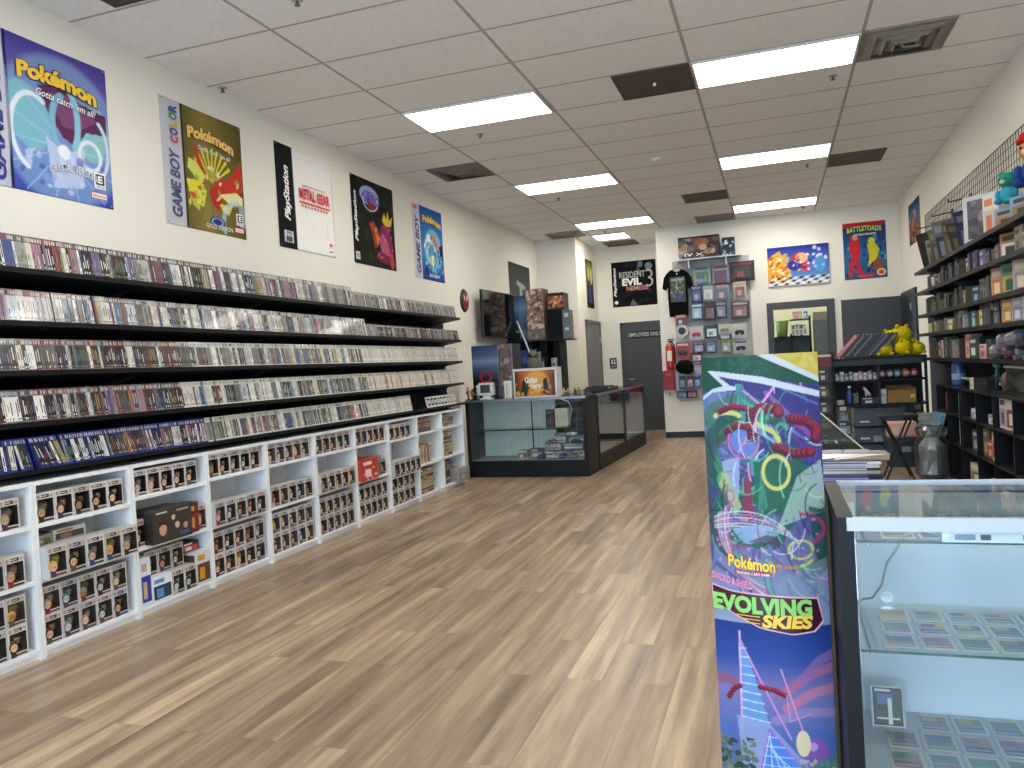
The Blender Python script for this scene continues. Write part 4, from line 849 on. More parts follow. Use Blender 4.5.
vs = [(.0, .712), (.05, .70), (.27, .688), (.262, .66), (.275, .632), (.255, .606), (.2, .598), (.12, .612), (.06, .64), (.0, .67)]
def plate(pts, col, lift, name):
    """polygon plate, cut in slices so that it follows the curve"""
    xs = [min(p[0] for p in pts) + (max(p[0] for p in pts) - min(p[0] for p in pts))*i/24 for i in range(25)]; V, F = [], []
    for x in xs:
        ys = []
        for i in range(len(pts)):
            (a, b), (c_, d_) = pts[i], pts[(i+1) % len(pts)]
            if (a - x)*(c_ - x) <= 0 and a != c_: ys.append(b + (d_-b)*(x-a)/(c_-a))
        X = x - BWD/2; V += [(X, -bz(X) - lift, min(ys)), (X, -bz(X) - lift, max(ys))]
    return MB().add(V, [(2*i, 2*i+2, 2*i+3, 2*i+1) for i in range(24)], col).build(name, VCG, t)
plate([(x*1.02-.002, z + (.004 if z > .65 else -.004)) for x, z in vs], 'e0a8b8', .001, 'title_border'); plate(vs, '3c1428', .0015, 'title_plate')
btext('EVOLVING', .0, .648, .25, .046, '8ccc68', outline='e8ecd8', ow=.045, bold=.05, warp=lambda q: -.006*q, m=VCG)
btext('SKIES', .125, .612, .125, .034, 'f0c84c', outline='4c1424', ow=.03, bold=.05, shear=.15, m=VCG)
for k in range(3): strip_on(.06 + .012*k, .12, .64 - .009*k, .6425 - .009*k, 'e8b04c', .0035, -.002, 'gold_stripe')

# ------------------------------------------------------------ glass display case at the right
CX0, CX1, CY0, CY1, CT = .115, 1.88, 1.93, 2.46, .95
t = thing('display_case', 'long black framed glass display case with trading cards, front right', 'display case', (CX0, CY0, 0)); W, D = CX1-CX0, CY1-CY0
B(0, .035, 0, D, 0, CT-.012).build('side_panel', BLK2, t); B(W-.035, W, 0, D, 0, CT-.012).build('side_panel', BLK2, t)
B(.035, W-.035, .012, D-.01, 0, .285).build('base', BLK2, t); B(.035, W-.035, .03, D-.02, .285, .3).build('deck', mat('pale_blue_deck', 'b8c4d0', rough=.5), t)
doorm = mat('pale_sliding_door', 'd4dfe8', rough=.4)
B(.035, W*.52, D-.035, D-.028, .3, CT-.03).build('sliding_door', doorm, t); o = B(W*.5, W-.035, D-.025, D-.018, .3, CT-.03).build('sliding_door', doorm, t)
MB().add([(.15 + .016*math.cos(a), D-.0355, .625 + .016*math.sin(a)) for a in [k*math.pi/10 for k in range(20)]], [tuple(range(20))]).build('finger_hole', CHROME, t)
B(.004, W-.004, .002, D-.004, CT-.012, CT-.004).build('glass_top', GLASS, t); B(.035, W-.035, .003, .009, .285, CT-.03).build('front_glass', GLASS, t)
trim = mat('white_aluminium_trim', 'b4bcc8', rough=.4, metal=.2)
B(0.02, W, -.004, .012, CT-.032, CT-.002).build('front_trim', trim, t); B(.0, .035, 0, D, CT-.012, CT-.002).build('side_trim', BLK2, t); B(W-.035, W, 0, D, CT-.012, CT-.002).build('side_trim', BLK2, t); B(.035, W, D-.014, D, CT-.012, CT+.002).build('back_trim', trim, t)
o = B(.215, W-.2, .012, .05, CT-.058, CT-.034).build('light_fixture', mat('white_fixture', 'eef0f2', rough=.4), t)
MB().box(.23, .5, .0105, .012, CT-.055, CT-.037, 'dfe6ee').box(.24, .28, .0095, .0105, CT-.052, CT-.04, '8090a8').box(.29, .31, .0095, .0105, CT-.052, CT-.04, '404c60').box(.37, .41, .0095, .0105, CT-.052, CT-.04, 'b89c60').build('fixture_label', VC, o)
for x in (.06, W-.08):
    mb = MB().box(x, x+.014, D-.06, D-.046, .3, CT-.05)
    s = mb.build('shelf_standard', CHROME, t); mb = MB()
    for k in range(23): mb.box(x+.004, x+.010, D-.0612, D-.06, .32 + k*.025, .252 + k*.025)
    mb.build('slots', BLACK, s)
SZ = (.875, .605)
for q, z in enumerate(SZ):
    dd = .07 if q == 0 else .10
    s = B(.045, W-.045, dd, D-.06, z, z+.006).build('glass_shelf', GLASS, t); B(.045, W-.045, dd-.002, dd, z, z+.006).build('polished_edge', GEDGE, s)
    MB().box(.068, .072, dd+.02, D-.05, z-.016, z).build('shelf_bracket', STEEL, t)
pts = [(.215, .03, CT-.045), (.18, .045, CT-.04), (.15, .07, CT-.055), (.13, .1, CT-.1), (.12, .18, .8), (.115, .27, .72), (.1, .36, .66), (.085, D-.065, .625), (.06, D-.07, .6)]
o = tag(MB().tube([(CX0+a, CY0+b, c_) for a, b, c_ in pts], .0032, 8).build('power_cord', mat('grey_cord', 'b4b4ae', rough=.5)), 'pale grey power cord drooping inside the front display case', 'cord')
CP = ['6c80a8', 'b09468', '5870a0', 'a07084', 'c0b890', '4c689c', '6c9488', '9c8cb8', 'c8b068', '5c9478']
SLEEVE = glass('card_sleeve', 'fcfdfe', .02, .1, .2); cr_ = random.Random(9)
def card(x, y_, z, w, h, lab, tilt=0, stand=False):
    t = thing('trading_card', lab, 'trading card', (x, y_, z), tilt, 'trading cards in sleeves in the front display case')
    c1, c2, c3 = cr_.choice(CP), cr_.choice(CP), cr_.choice(['dcdcd8', 'd8cc90', 'b8c0d0'])
    if stand: c1, c2, c3 = '2c3424', '3c4030', '1c1e1c'
    m = MB().box(.003, w-.003, .003, h-.003, .0004, .0008, 'e4e8ee').box(.006, w-.006, .006, h-.006, .0008, .0018, c3).box(.01, w-.01, h*.45, h-.018, .0018, .0022, c1).box(.01, w-.01, .012, h*.42, .0018, .0022, c2).box(.016, w-.03, h*.55, h*.8, .0022, .0025, cr_.choice(CP)).box(.014, w-.014, h*.2, h*.24, .0022, .0025, 'd8d8d4').box(.012, w*.6, h-.016, h-.01, .0018, .0022, 'e0e0dc')
    if stand: m.v = [tuple(Matrix.Rotation(R(80), 4, 'X') @ Vector(p)) for p in m.v]
    m.build('card', VC, t); s = MB().box(0, w, 0, h, .0026, .0036)
    if stand: s.M = None; s = MB(); s.M = Matrix.Rotation(R(70), 4, 'X'); s.box(0, w, 0, h, .0026, .0036)
    if not stand: s.build('sleeve', SLEEVE, t)
    else:
        s = MB(); s.M = Matrix.Rotation(R(80), 4, 'X'); s.box(0, .004, 0, h, 0, .004, 'a8b0b4').box(w-.004, w, 0, h, 0, .004, 'a8b0b4').box(0, w, h-.004, h, 0, .004, 'a8b0b4').box(w*.5, w*.62, .01, h*.7, .002, .004, 'dce0e0'); s.build('card_holder_and_glint', VC, t)  # grey strips edge the holder; the pale bar is a painted reflection
for q, (z, y0, rows, nm) in enumerate(((SZ[0]+.0065, CY0+.09, 3, 'front case top shelf'), (SZ[1]+.0065, CY0+.12, 3, 'front case middle shelf'), (.301, CY0+.04, 4, 'front case deck'))):
    w, h = (.078, .1) if q < 2 else (.082, .108)
    for rr in range(rows):
        for k in range(9):
            if q == 2 and rr == 3 and k == 0: continue
            card(CX0 + .1 + k*(w+.004) + (.006*rr), y0 + rr*(h+.004), z, w, h, 'sleeved trading card, %s, %s row from the glass, %s from left' % (nm, nth(rr+1), nth(k+1)))
card(CX0+.085, CY0+.375, .303, .085, .11, 'dark sleeved trading card standing upright at the left end of the case deck', stand=True)

# ------------------------------------------------------------ far glass counters
def counter(label, loc, rz, W, D, front='glass', ends=(1, 1), left_panel=True, shelf=True, doors=True):
    """glass counter: local x along the front, y away from the viewer's side, front at y = 0"""
    t = thing('glass_counter', label, 'glass counter', loc, rz); H = .955
    MB().box(.0, W, .0, D, 0, .2).build('base', BLK2, t)
    B(0, .05, 0, D, .2, H).build('end_panel', BLK2, t); B(W-.05 if ends[1] else W-.015, W, 0, D, .2, H).build('end_panel', BLK2, t)
    B(.05, W-.05, .02, D-.02, .2, .21).build('deck', mat('grey_deck', '9a9c9c', rough=.5), t)
    B(.0, W, 0, D, H, H+.008).build('glass_top', GLASS, t); B(.05, W-.05, .004, .01, .2, H-.02).build('front_glass', GLASS, t)
    B(.0, W, -.004, .006, H-.02, H+.008).build('top_trim', STEEL, t); B(.0, W, D-.01, D+.004, H-.02, H+.008).build('top_trim', STEEL, t)
    if shelf:
        s = B(.05, W-.05, .08, D-.05, .57, .577).build('glass_shelf', GLASS, t); B(.05, W-.05, .076, .08, .565, .58).build('polished_edge', BLACK, s)
    if doors:
        pd = mat('frosted_door', 'c4d2d0', rough=.3); B(.05, W*.5, D-.03, D-.024, .21, H-.02).build('sliding_door', pd, t)
        B(W*.46, W*.66, D-.02, D-.014, .21, H-.02).build('sliding_door', pd, t); B(W*.455, W*.465, D-.035, D-.02, .21, H-.02).build('door_rail', BLACK, t)
    return t
CYF = 9.16
t1 = counter('black based glass counter facing the shop, left end behind the farthest bookcase', (-3.72, CYF, 0), R(-1.5), 1.56, .5, doors=True)
TL = R(87.9)
t2 = counter('nearer dark glass counter running back along the aisle from the corner', (-2.145, CYF+.5, 0), TL, 1.55, .5, doors=False, shelf=False)
t3 = counter('farther dark glass counter at the end of the aisle run', (-2.145 + 1.56*math.cos(TL), CYF+.5 + 1.56*math.sin(TL), 0), TL, 1.44, .5, doors=False, shelf=False)
B(.06, 1.5, .46, .47, .21, .93).build('back_board', mat('grey_back_board', 'a2a6a6', rough=.5), t2)
B(.06, .72, .4, .41, .21, .9).build('back_board', mat('pale_back_board', 'b0b2b0', rough=.5), t3)
def on1(x): return (-3.72 + x*math.cos(R(-1.5)), CYF + x*math.sin(R(-1.5)))
# goods inside the front counter
cg = random.Random(4)
def carton(name, lab, cat, loc, size, cols, rz=0, group=None, m=None):
    """carton with its printed face towards -y"""
    w_, d_, h_ = size; mb = MB(); a, b, c_ = cols
    mb.box(0, w_, 0, d_, 0, h_, a).box(w_*.05, w_*.95, -.0008, 0, h_*.08, h_*.66, b).box(w_*.2, w_*.6, -.0014, -.0008, h_*.15, h_*.5, c_).box(w_*.08, w_*.6, -.001, 0, h_*.74, h_*.9, c_).box(w_*.12, w_*.88, d_*.15, d_*.85, h_, h_+.0006, b)
    o = tag(mb.build(name, m or VC), lab, cat, group); o.location = loc; o.rotation_euler = (0, 0, rz); return o
for k, (x, w_, h_) in enumerate(((.62, .12, .1), (.78, .17, .12), (.98, .12, .08))):
    carton('game_box', 'small game box on the deck of the far front counter, %s from left' % nth(k+1), 'game box', (-3.72+x, CYF+.12, .21), (w_, .14, h_), cg.choice([('b8b4ac', '6c6458', 'dcd4c8'), ('3c3c48', '8c8478', 'c8c4bc')]))
def pad(x, y, z, col, lab, rz=0):
    t = thing('game_controller', lab, 'game controller', (x, y, z), rz, 'game controllers piled in the far front counter'); m = mat('controller_' + col, col, rough=.4)
    MB().ball((-.05, 0, .025), (.035, .045, .025), 10).ball((.05, 0, .025), (.035, .045, .025), 10).box(-.05, .05, -.02, .03, .012, .046).build('shell', m, t, smooth=False)
    for s in (-.028, .028): MB().lathe([(.01, .045), (.012, .06)], s, -.012, 8).build('thumb_stick', BLACK, t)
for k, (x, y_, z) in enumerate([(.95, .08, .21), (1.09, .09, .21), (1.22, .08, .21), (1.36, .09, .21), (1.45, .14, .21), (1.05, .2, .375), (1.36, .2, .375), (1.16, .24, .465), (1.3, .25, .465)]):
    pad(-3.72+x, CYF+y_-.03, z, cg.choice(['d0d0cc', '2c2e34', '8c8c90', '3c4870']), 'game controller in the heap inside the far front counter, %s of nine' % nth(k+1), cg.uniform(0, 3))
for k, (x, y_, z, w_, cc) in enumerate([(.86, .3, .21, .2, 'b4b2ac'), (1.08, .3, .21, .2, '8c90a0'), (1.3, .3, .21, .22, 'b0aeb0'), (.94, .3, .30, .22, 'c0beb8'), (1.2, .3, .30, .24, '9098b4'), (1.02, .32, .39, .2, 'd0cec8'), (1.26, .32, .39, .2, '70748c')]):
    t = thing('game_console', 'game console in the heap at the right of the far front counter, %s of seven' % nth(k+1), 'game console', (-3.72+x, CYF+y_-.12, z), cg.uniform(-.1, .1)); MB().box(0, w_, 0, .16, 0, .075, cc).build('case', VC, t, bevel=.006)
    MB().box(.01, w_-.01, -.002, 0, .02, .032, '34343c' if k % 2 else 'e8e8e4').box(.02, w_*.5, -.002, 0, .045, .06, '9c9ca8').build('front_strip', VC, t); B(w_*.7, w_*.8, -.003, 0, .045, .06, 'a02c2c').build('button', VC, t)
t = thing('white_console', 'white upright device on the glass shelf of the far front counter', 'game console', (-3.72+1.1, CYF+.2, .578)); B(0, .17, 0, .12, 0, .23, 'd4ccb8').build('case', VC, t, bevel=.012); MB().lathe([(.02, 0), (.02, .003)], 0, 0, 12, '202022').build('disc_port', VC, t).location = (.11, -.003, .12)
t['label'] = 'white upright device on the glass shelf of the far front counter'
carton('dark_accessory', 'dark boxed accessory left of the white device in the far front counter', 'accessory', (-3.72+.98, CYF+.22, .578), (.1, .1, .22), ('1c1d22', '2c2e34', '5c5450'))
tag(MB().tube([(-2.5, CYF+.1, .93), (-2.4, CYF+.06, .9), (-2.36, CYF+.06, .8), (-2.4, CYF+.08, .66), (-2.45, CYF+.1, .6)], .006, 8).build('white_cable', mat('white_cable', 'd8d8d4', rough=.4)), 'white cable looping behind the glass of the far front counter', 'cable')
# cartons, devices on the counter
def on_counter(x): return -3.72 + x
ZT = .965
bx = thing('console_carton', 'large dark blue landscape carton with a red ring, on the far counter by the wall', 'carton', (-3.64, CYF+.12, ZT), R(-2)); 
c = Cv(.36, .68, '3a4c70', 60); c.gradv([(0, '0e1016'), (.35, '14161e'), (.45, '2c3848'), (.6, '4c6480'), (.7, '7c8ca0'), (.8, '4c6488'), (1, '30486c')]); c.curve(.5, .42, .2, .1, 0, 360, .06, 'a02430'); c.poly([(.26, .3), (.74, .3), (.7, .34), (.3, .34)], 'a82c34')
c2 = Cv(.2, .68, '6c5c5c', 40); c2.blobs(31, ['8c6c60', '5c3c3c', 'a8a0a0', '38343c', '7c2c2c'], 50, .06, .18); c2.gradh([(0, '4c4448'), (1, '8c7c78')], (c2.Y < .25).astype(float)*.7)
B(0, .55, .002, .3, 0, .68, '1a1c22').build('carton', VC, bx); c.sheet('printed_front', frame((0, -.002, 0), (1, 0, 0), (0, 0, 1)), bx, VCG, wave=0); c2.sheet('printed_front', frame((.362, -.002, 0), (.94, 0, 0), (0, 0, 1)), bx, VCG, wave=0)
gh = thing('guitar_game_carton', 'white framed orange guitar game carton on the far counter', 'carton', (-3.07, CYF+.02, ZT), R(-1)); GW = .56
B(0, GW, .002, .2, 0, .36, 'dcdcd8').build('carton', VC, gh); c = Cv(GW-.05, .31, 'd07820', 90); c.gradh([(0, '2c1a10'), (.25, 'c86818'), (.5, 'e89838'), (.75, 'd87020'), (1, '1c140e')]); c.ell(.55, .55, .3, .4, 'f0b858', a=.6)
c.poly([(.12, .1), (.2, .6), (.3, .7), (.34, .3), (.28, .0)], '14100e'); c.poly([(.72, .1), (.7, .6), (.8, .72), (.84, .3), (.86, 0)], '14100e'); c.blobs(32, ['3c2414', 'e8a848', '8c3c14', 'f0c878'], 30, .02, .05, (0, 0, 1, .5), .7)
M0 = frame((.02, -.001, .02), (1, 0, 0), (0, 0, 1)); c.sheet('printed_front', M0, gh, VCG, wave=0); text('Guitar', M0, .13, .16, .17, .075, 'f4f0e4', gh, outline='2c1810', bold=.04, lift=.003); text('Hero', M0, .2, .09, .13, .07, 'f4f0e4', gh, outline='2c1810', bold=.04, lift=.003)
text('Wii', M0, .45, .265, .05, .03, '8c9094', gh, lift=.003)
mn = thing('retro_monitor', 'small white boxy retro monitor on the far counter', 'monitor', (-3.54, CYF+.02, ZT), R(2))
MB().box(0, .2, 0, .12, .05, .21).build('case', mat('off_white_plastic', 'dcdad2', rough=.5), mn, bevel=.012); MB().box(.015, .185, -.01, .11, 0, .02).box(.05, .15, .02, .09, .02, .05).build('stand', MATS['off_white_plastic'], mn, bevel=.004)
B(.03, .155, -.003, .001, .085, .185).build('screen', mat('dark_screen', '3a4044', rough=.2), mn); B(.165, .185, -.003, 0, .07, .1, '9c9c98').build('knob', VC, mn)
wc = thing('white_console', 'white upright console standing between the monitor and the orange carton', 'game console', (-3.2, CYF+.03, ZT)); B(0, .1, 0, .14, .01, .22).build('case', MATS['off_white_plastic'], wc, bevel=.008); B(-.005, .105, -.01, .15, 0, .012, 'b8b8b4').build('stand', VC, wc); B(.03, .04, -.002, 0, .03, .2, '8c9094').build('disc_slot', VC, wc); B(.06, .064, -.002, 0, .03, .2, 'a8acb0').build('seam', VC, wc)
# small figurines and odds on the left end of the counter and shelf
fg = random.Random(8)
def figurine(x, y_, z, h, cols, lab, grp=None):
    t = thing('figurine', lab, 'figurine', (x, y_, z), fg.uniform(0, 6), grp); a, b, c_ = cols
    MB().lathe([(.03, 0), (.03, .008), (.02, .012)], n=14, col='20201e').build('base', VC, t)
    MB().tube([(-.01, 0, .01), (-.012, 0, h*.35), (0, 0, h*.45)], [.008, .009, .012], 8, a).tube([(.012, 0, .01), (.012, .004, h*.35), (0, 0, h*.45)], [.008, .009, .012], 8, a).tube([(0, 0, h*.42), (0, 0, h*.6), (0, 0, h*.75)], [.016, .02, .012], 10, b).tube([(0, -.018, h*.7), (.01, -.035, h*.55), (.03, -.03, h*.5)], .006, 6, b).tube([(0, .018, h*.7), (.005, .036, h*.58), (.02, .04, h*.42)], .006, 6, b).ball((0, 0, h*.86), h*.13, 10, c_).build('body', VC, t, smooth=True)
for k, (x, y_, h, cc) in enumerate([(-3.70, 9.24, .17, ('7c5c3c', 'a88050', 'd8b088')), (-3.63, 9.2, .14, ('3c3028', '8c6c4c', '5c4030')), (-3.58, 9.27, .19, ('d8d4cc', 'e0dcd4', 'e8e4dc')), (-3.66, 9.32, .15, ('2c2824', '6c4838', 'c89870'))]):
    figurine(x, y_, ZT, h, cc, '%s figurine at the left end of the far counter, %s of four' % (('tan', 'small brown', 'white', 'dark')[k], nth(k+1)), None)
for k, (x, y_, cc) in enumerate([(-2.47, 9.3, 'c8b890'), (-2.4, 9.24, 'a89878'), (-2.33, 9.3, '3c3834'), (-2.27, 9.26, 'b0884c'), (-2.2, 9.32, '2c2c30')]):
    figurine(x, y_, ZT, .1, (cc, cc, 'c8a078'), 'tiny figurine right of the orange carton on the far counter, %s of five' % nth(k+1))
for k, (x, cc, h) in enumerate([(-3.70, 'd8d4cc', .45), (-3.67, '2c3048', .42), (-3.64, 'c8ccd4', .44), (-3.58, '22242c', .38)]):
    t = thing('tall_thin_case', 'tall thin case leaning by the wall at the counter end, %s of four' % nth(k+1), 'case', (x, 9.46, ZT)); mb = MB(); mb.M = Matrix.Rotation(R(6), 4, 'Y'); mb.box(0, .018, 0, .13, 0, h, cc).box(.002, .016, -.001, 0, h*.1, h*.85, fg.choice(['7c8090', '3c4458', 'b89c80'])); mb.build('case', VC, t)
# wall mounted tv
tv = thing('television', 'black flat television on the left wall above the counter', 'television', (-3.85, 10.24, 1.79), R(-4)); 
B(0, .04, 0, 1.16, 0, .67).build('bezel', mat('tv_bezel', '0c0d10', rough=.3), tv, bevel=.006); B(.04, .042, .015, 1.145, .02, .655).build('screen', mat('tv_screen', '0d1016', rough=.08, spec=.6), tv); B(-.1, 0, .45, .7, .2, .5).build('wall_bracket', BLACK, tv)
# stacked cabinet behind the counter with boxes
cb = thing('cubby_cabinet', 'tall black cubby cabinet behind the far counter in the corner', 'cabinet', (-3.92, 11.45, 0)); CW, CH = .86, 1.74
for x in (0, .40, .63, CW-.018): B(x, x+.018, 0, .4, 0, CH).build('upright_panel', BLK2, cb)
for z in (.1, .5, .9, 1.3, CH-.018): B(.018, CW-.018, .005, .4, z, z+.018).build('shelf', BLK2, cb)
B(0, CW, .39, .4, 0, CH).build('back_panel', BLK2, cb)
for k, (x, w_, h_, cc) in enumerate([(.44, .04, .22, '6c7c8c'), (.49, .03, .25, 'b8bcc0'), (.54, .05, .14, '48525c'), (.70, .08, .14, 'd4d4d0')]):
    carton('small_box', 'small box standing in the black cubby cabinet, %s from left' % nth(k+1), 'box', (-3.92+x, 11.5, 1.318), (w_, .1, h_), (cc, 'a8b0b8', '3c444c'))
c = Cv(.34, .68, '2c4060', 50); c.gradv([(0, '14161c'), (.3, '1c2430'), (.55, '34506c'), (.75, '5c7c98'), (1, '24405c')])
t = thing('console_carton', 'dark blue landscape carton on top of the cubby cabinet', 'carton', (-3.90, 11.5, CH)); B(0, .34, 0, .3, 0, .7, '1c2834').build('carton', VC, t); c.sheet('printed_front', frame((0, -.003, 0), (1, 0, 0), (0, 0, 1)), t, VCG, wave=0); text('PS5', frame((0, -.004, 0), (1, 0, 0), (0, 0, 1)), .12, .14, .08, .03, 'd0d4dc', t, lift=.002)
c = Cv(.28, .78, '8c6c54', 60); c.blobs(41, ['a08468', '5c4438', 'c8b8a0', '6c4c3c', '38302c', 'd8c8b0'], 110, .05, .14); c.gradv_ = None; c.rect(0, 0, 1, .22, '4c463f', .7); c.ell(.6, .3, .16, .03, 'b8b0a8')
t = thing('statue_carton', 'tall brown carton with dense figure art beside the blue landscape carton', 'carton', (-3.55, 11.44, CH)); B(0, .27, 0, .3, 0, .78, '5c4a40').build('carton', VC, t); c.sheet('printed_front', frame((0, -.003, 0), (.96, 0, 0), (0, 0, 1)), t, VCG, wave=0)
t = thing('statue_carton', 'wide brown and orange carton lying on the black speaker box', 'carton', (-3.26, 11.6, 2.19)); B(0, .26, 0, .28, 0, .26, '3c2c24').build('carton', VC, t); c = Cv(.26, .26, '9c5c38', 40); c.blobs(42, ['c88c5c', '3c2420', 'e0b890', '7c3c28'], 40, .06, .14); c.rect(0, .82, 1, 1, '241a18'); c.rect(0, 0, 1, .12, '241a18'); c.sheet('printed_front', frame((0, -.003, 0), (1, 0, 0), (0, 0, 1)), t, VCG, wave=0)
t = thing('speaker_box', 'black and grey box with white marks at the right end of the cubby cabinet top', 'box', (-3.27, 11.55, CH), R(6)); B(0, .24, 0, .3, 0, .45).build('carton', mat('speaker_black', '0a0b0d', rough=.7, spec=.2), t); B(.24, .36, .0, .3, 0, .44, '5c5e60').build('side_sleeve', VC, t); B(.27, .33, -.001, 0, .33, .39, 'b8bcc0').build('white_mark', VC, t); B(.27, .33, -.001, 0, .13, .17, 'b8bcc0').build('white_mark', VC, t)
# overhanging shelf board carrying the right box
tag(B(-3.28, -2.9, 11.5, 11.88, 1.722, 1.7395).build('wall_board', BLK2), 'narrow black board under the speaker box', 'shelf')
t = thing('long_light_tube', 'white toy sword leaning against the cubby cabinet', 'toy sword', (-3.58, 11.3, 1.3)); MB().tube([(-.1, .04, .75), (.1, 0, .22)], .012, 8, 'e4e6ea').build('blade', VC, t); MB().tube([(.1, 0, .22), (.14, -.01, .1)], .016, 8, '2c2c30').build('hilt', VC, t)
t = thing('plush_toy', 'grey furry toy behind the orange carton', 'plush toy', (-3.44, 11.25, 1.3)); MB().ball((0, 0, .1), (.1, .06, .1), 12, '77746c').ball((.02, -.01, .24), .06, 12, '847f76').build('body', PLUSH, t, smooth=True); MB().ball((-.02, 0, .3), .02, 8, '5c5850').build('ear', PLUSH, t); MB().ball((.06, 0, .3), .02, 8, '5c5850').build('ear', PLUSH, t)
t = thing('blue_case', 'dark blue case behind the toy sword', 'case', (-3.64, 11.3, 1.3)); B(0, .12, 0, .05, 0, .3, '1c3478').build('case', VC, t); B(.02, .1, -.002, 0, .1, .2, '3c58a8').build('panel', VC, t)
t = thing('storage_crate', 'dark crate behind the far counter carrying toys', 'crate', (-3.72, 11.2, 0)); MB().box(0, .42, 0, .2, 0, 1.3).build('crate', BLK2, t); B(.02, .4, -.004, 0, .9, 1.25).build('front_panel', BLACK, t)
# things on top of the side counters
t = thing('paper_tray', 'black tray on top of the nearer aisle counter', 'tray', (-2.47, 10.5, ZT)); MB().box(0, .3, 0, .4, 0, .03).box(0, .3, 0, .02, .03, .06).box(0, .3, .38, .4, .03, .06).build('tray', BLACK, t); B(.05, .25, .05, .35, .03, .036, 'd8d8d4').build('paper_sheet', VC, t)
t = thing('card_box', 'small maroon box at the joint between the two aisle counters', 'box', (-2.3, 11.0, ZT)); B(0, .15, 0, .14, 0, .04, '5c2c28').build('box', VC, t); B(0, .15, 0, .14, .04, .044, '8c8478').build('lid', VC, t)
t = thing('blue_accessory_packs', 'blue packs on a shelf inside the nearer aisle counter', 'pack', (-2.42, 10.4, .8), R(-90)); B(-.5, 0, 0, .2, 0, .05, '2c3c74').build('pack', VC, t); B(-.4, -.1, .02, .18, .05, .06, '8c5c40').build('label_strip', VC, t)
t['category'] = 'pack'
B(.06, 1.5, .1, .45, .785, .79).build('glass_shelf', GLASS, t2)
carton('white_notice', 'pale printed notice standing inside the nearer aisle counter', 'notice', (-2.42, 9.9, .215), (.02, .45, .5), ('c8cac8', 'b4b6b4', 'd8d8d4'))

# ------------------------------------------------------------ display wall on the back wall
gw = mat('silver_grid_wire', 'a4a8ac', rough=.35, metal=.6)
def gridwall(name, label, o, u, w, h, su, sv, m, r=.003):
    t = thing(name, label, 'grid panel', o); u = Vector(u)
    mb = MB(); nv = max(1, round(w/su)); nh = max(1, round(h/sv))
    for k in range(nv+1): p = u*(k*w/nv); mb.tube([(p.x, p.y, 0), (p.x, p.y, h)], r*(1.6 if k in (0, nv) else 1), 5)
    mb.build('upright_wires', m, t); mb = MB()
    for k in range(nh+1): mb.tube([(0, 0, k*h/nh), (u.x*w, u.y*w, k*h/nh)], r*(1.6 if k in (0, nh) else 1), 5)
    mb.build('cross_wires', m, t); return t
gp = thing('slat_display_panel', 'silver grey display panel of hooks on the back wall', 'display panel', (-1.58, YB-.02, .62)); 
mb = MB()
for k in range(24): mb.box(0, 1.24, -.012, 0, .004 + k*.098, .094 + k*.098)
mb.box(0, 1.24, 0, .018, 0, 2.36); mb.build('slats', mat('silver_slats', 'b4b4b2', rough=.6), gp)
sh = thing('display_shelf', 'thin silver shelf above the hook panel on the back wall', 'shelf', (-1.5, 13.25, 2.955)); B(0, 1.05, 0, .31, 0, .018).build('shelf_board', STEEL, sh); B(.2, .22, .1, .31, -.12, 0).build('bracket', STEEL, sh); B(.8, .82, .1, .31, -.12, 0).build('bracket', STEEL, sh)
c = Cv(.66, .36, '3c1c20', 60); c.blobs(51, ['4c5460', '5c2c28', '8c6c50', '24181c', '6c3c3c', '9c8c80'], 60, .04, .1); c.ell(.5, .75, .08, .15, '9c4838'); c.ell(.6, .5, .1, .15, 'c09070'); c.rect(0, 0, 1, .06, '2c1014'); c.rect(0, .92, 1, 1, '3c1418')
t = thing('statue_carton', 'large dark red carton on the silver shelf above the hook panel', 'carton', (-1.44, 13.3, 2.974)); B(0, .66, 0, .2, 0, .36, '3c1c20').build('carton', VC, t); c.sheet('printed_front', frame((0, -.003, 0), (1, 0, 0), (0, 0, 1)), t, VCG, wave=0)
text('IV X', frame((0, -.004, 0), (1, 0, 0), (0, 0, 1)), .1, .04, .3, .05, 'd8d4d0', t, lift=.002)
c = Cv(.21, .29, '18202c', 40); c.blobs(52, ['8ca0b4', '34465c', '0e141c', 'd0dce4'], 26, .06, .14)
t = thing('figure_carton', 'small blue and white carton at the right end of the silver shelf', 'carton', (-.74, 13.3, 2.974)); B(0, .2, 0, .15, 0, .29, '18202c').build('carton', VC, t); c.sheet('printed_front', frame((0, -.003, 0), (.95, 0, 0), (0, 0, 1)), t, VCG, wave=0)
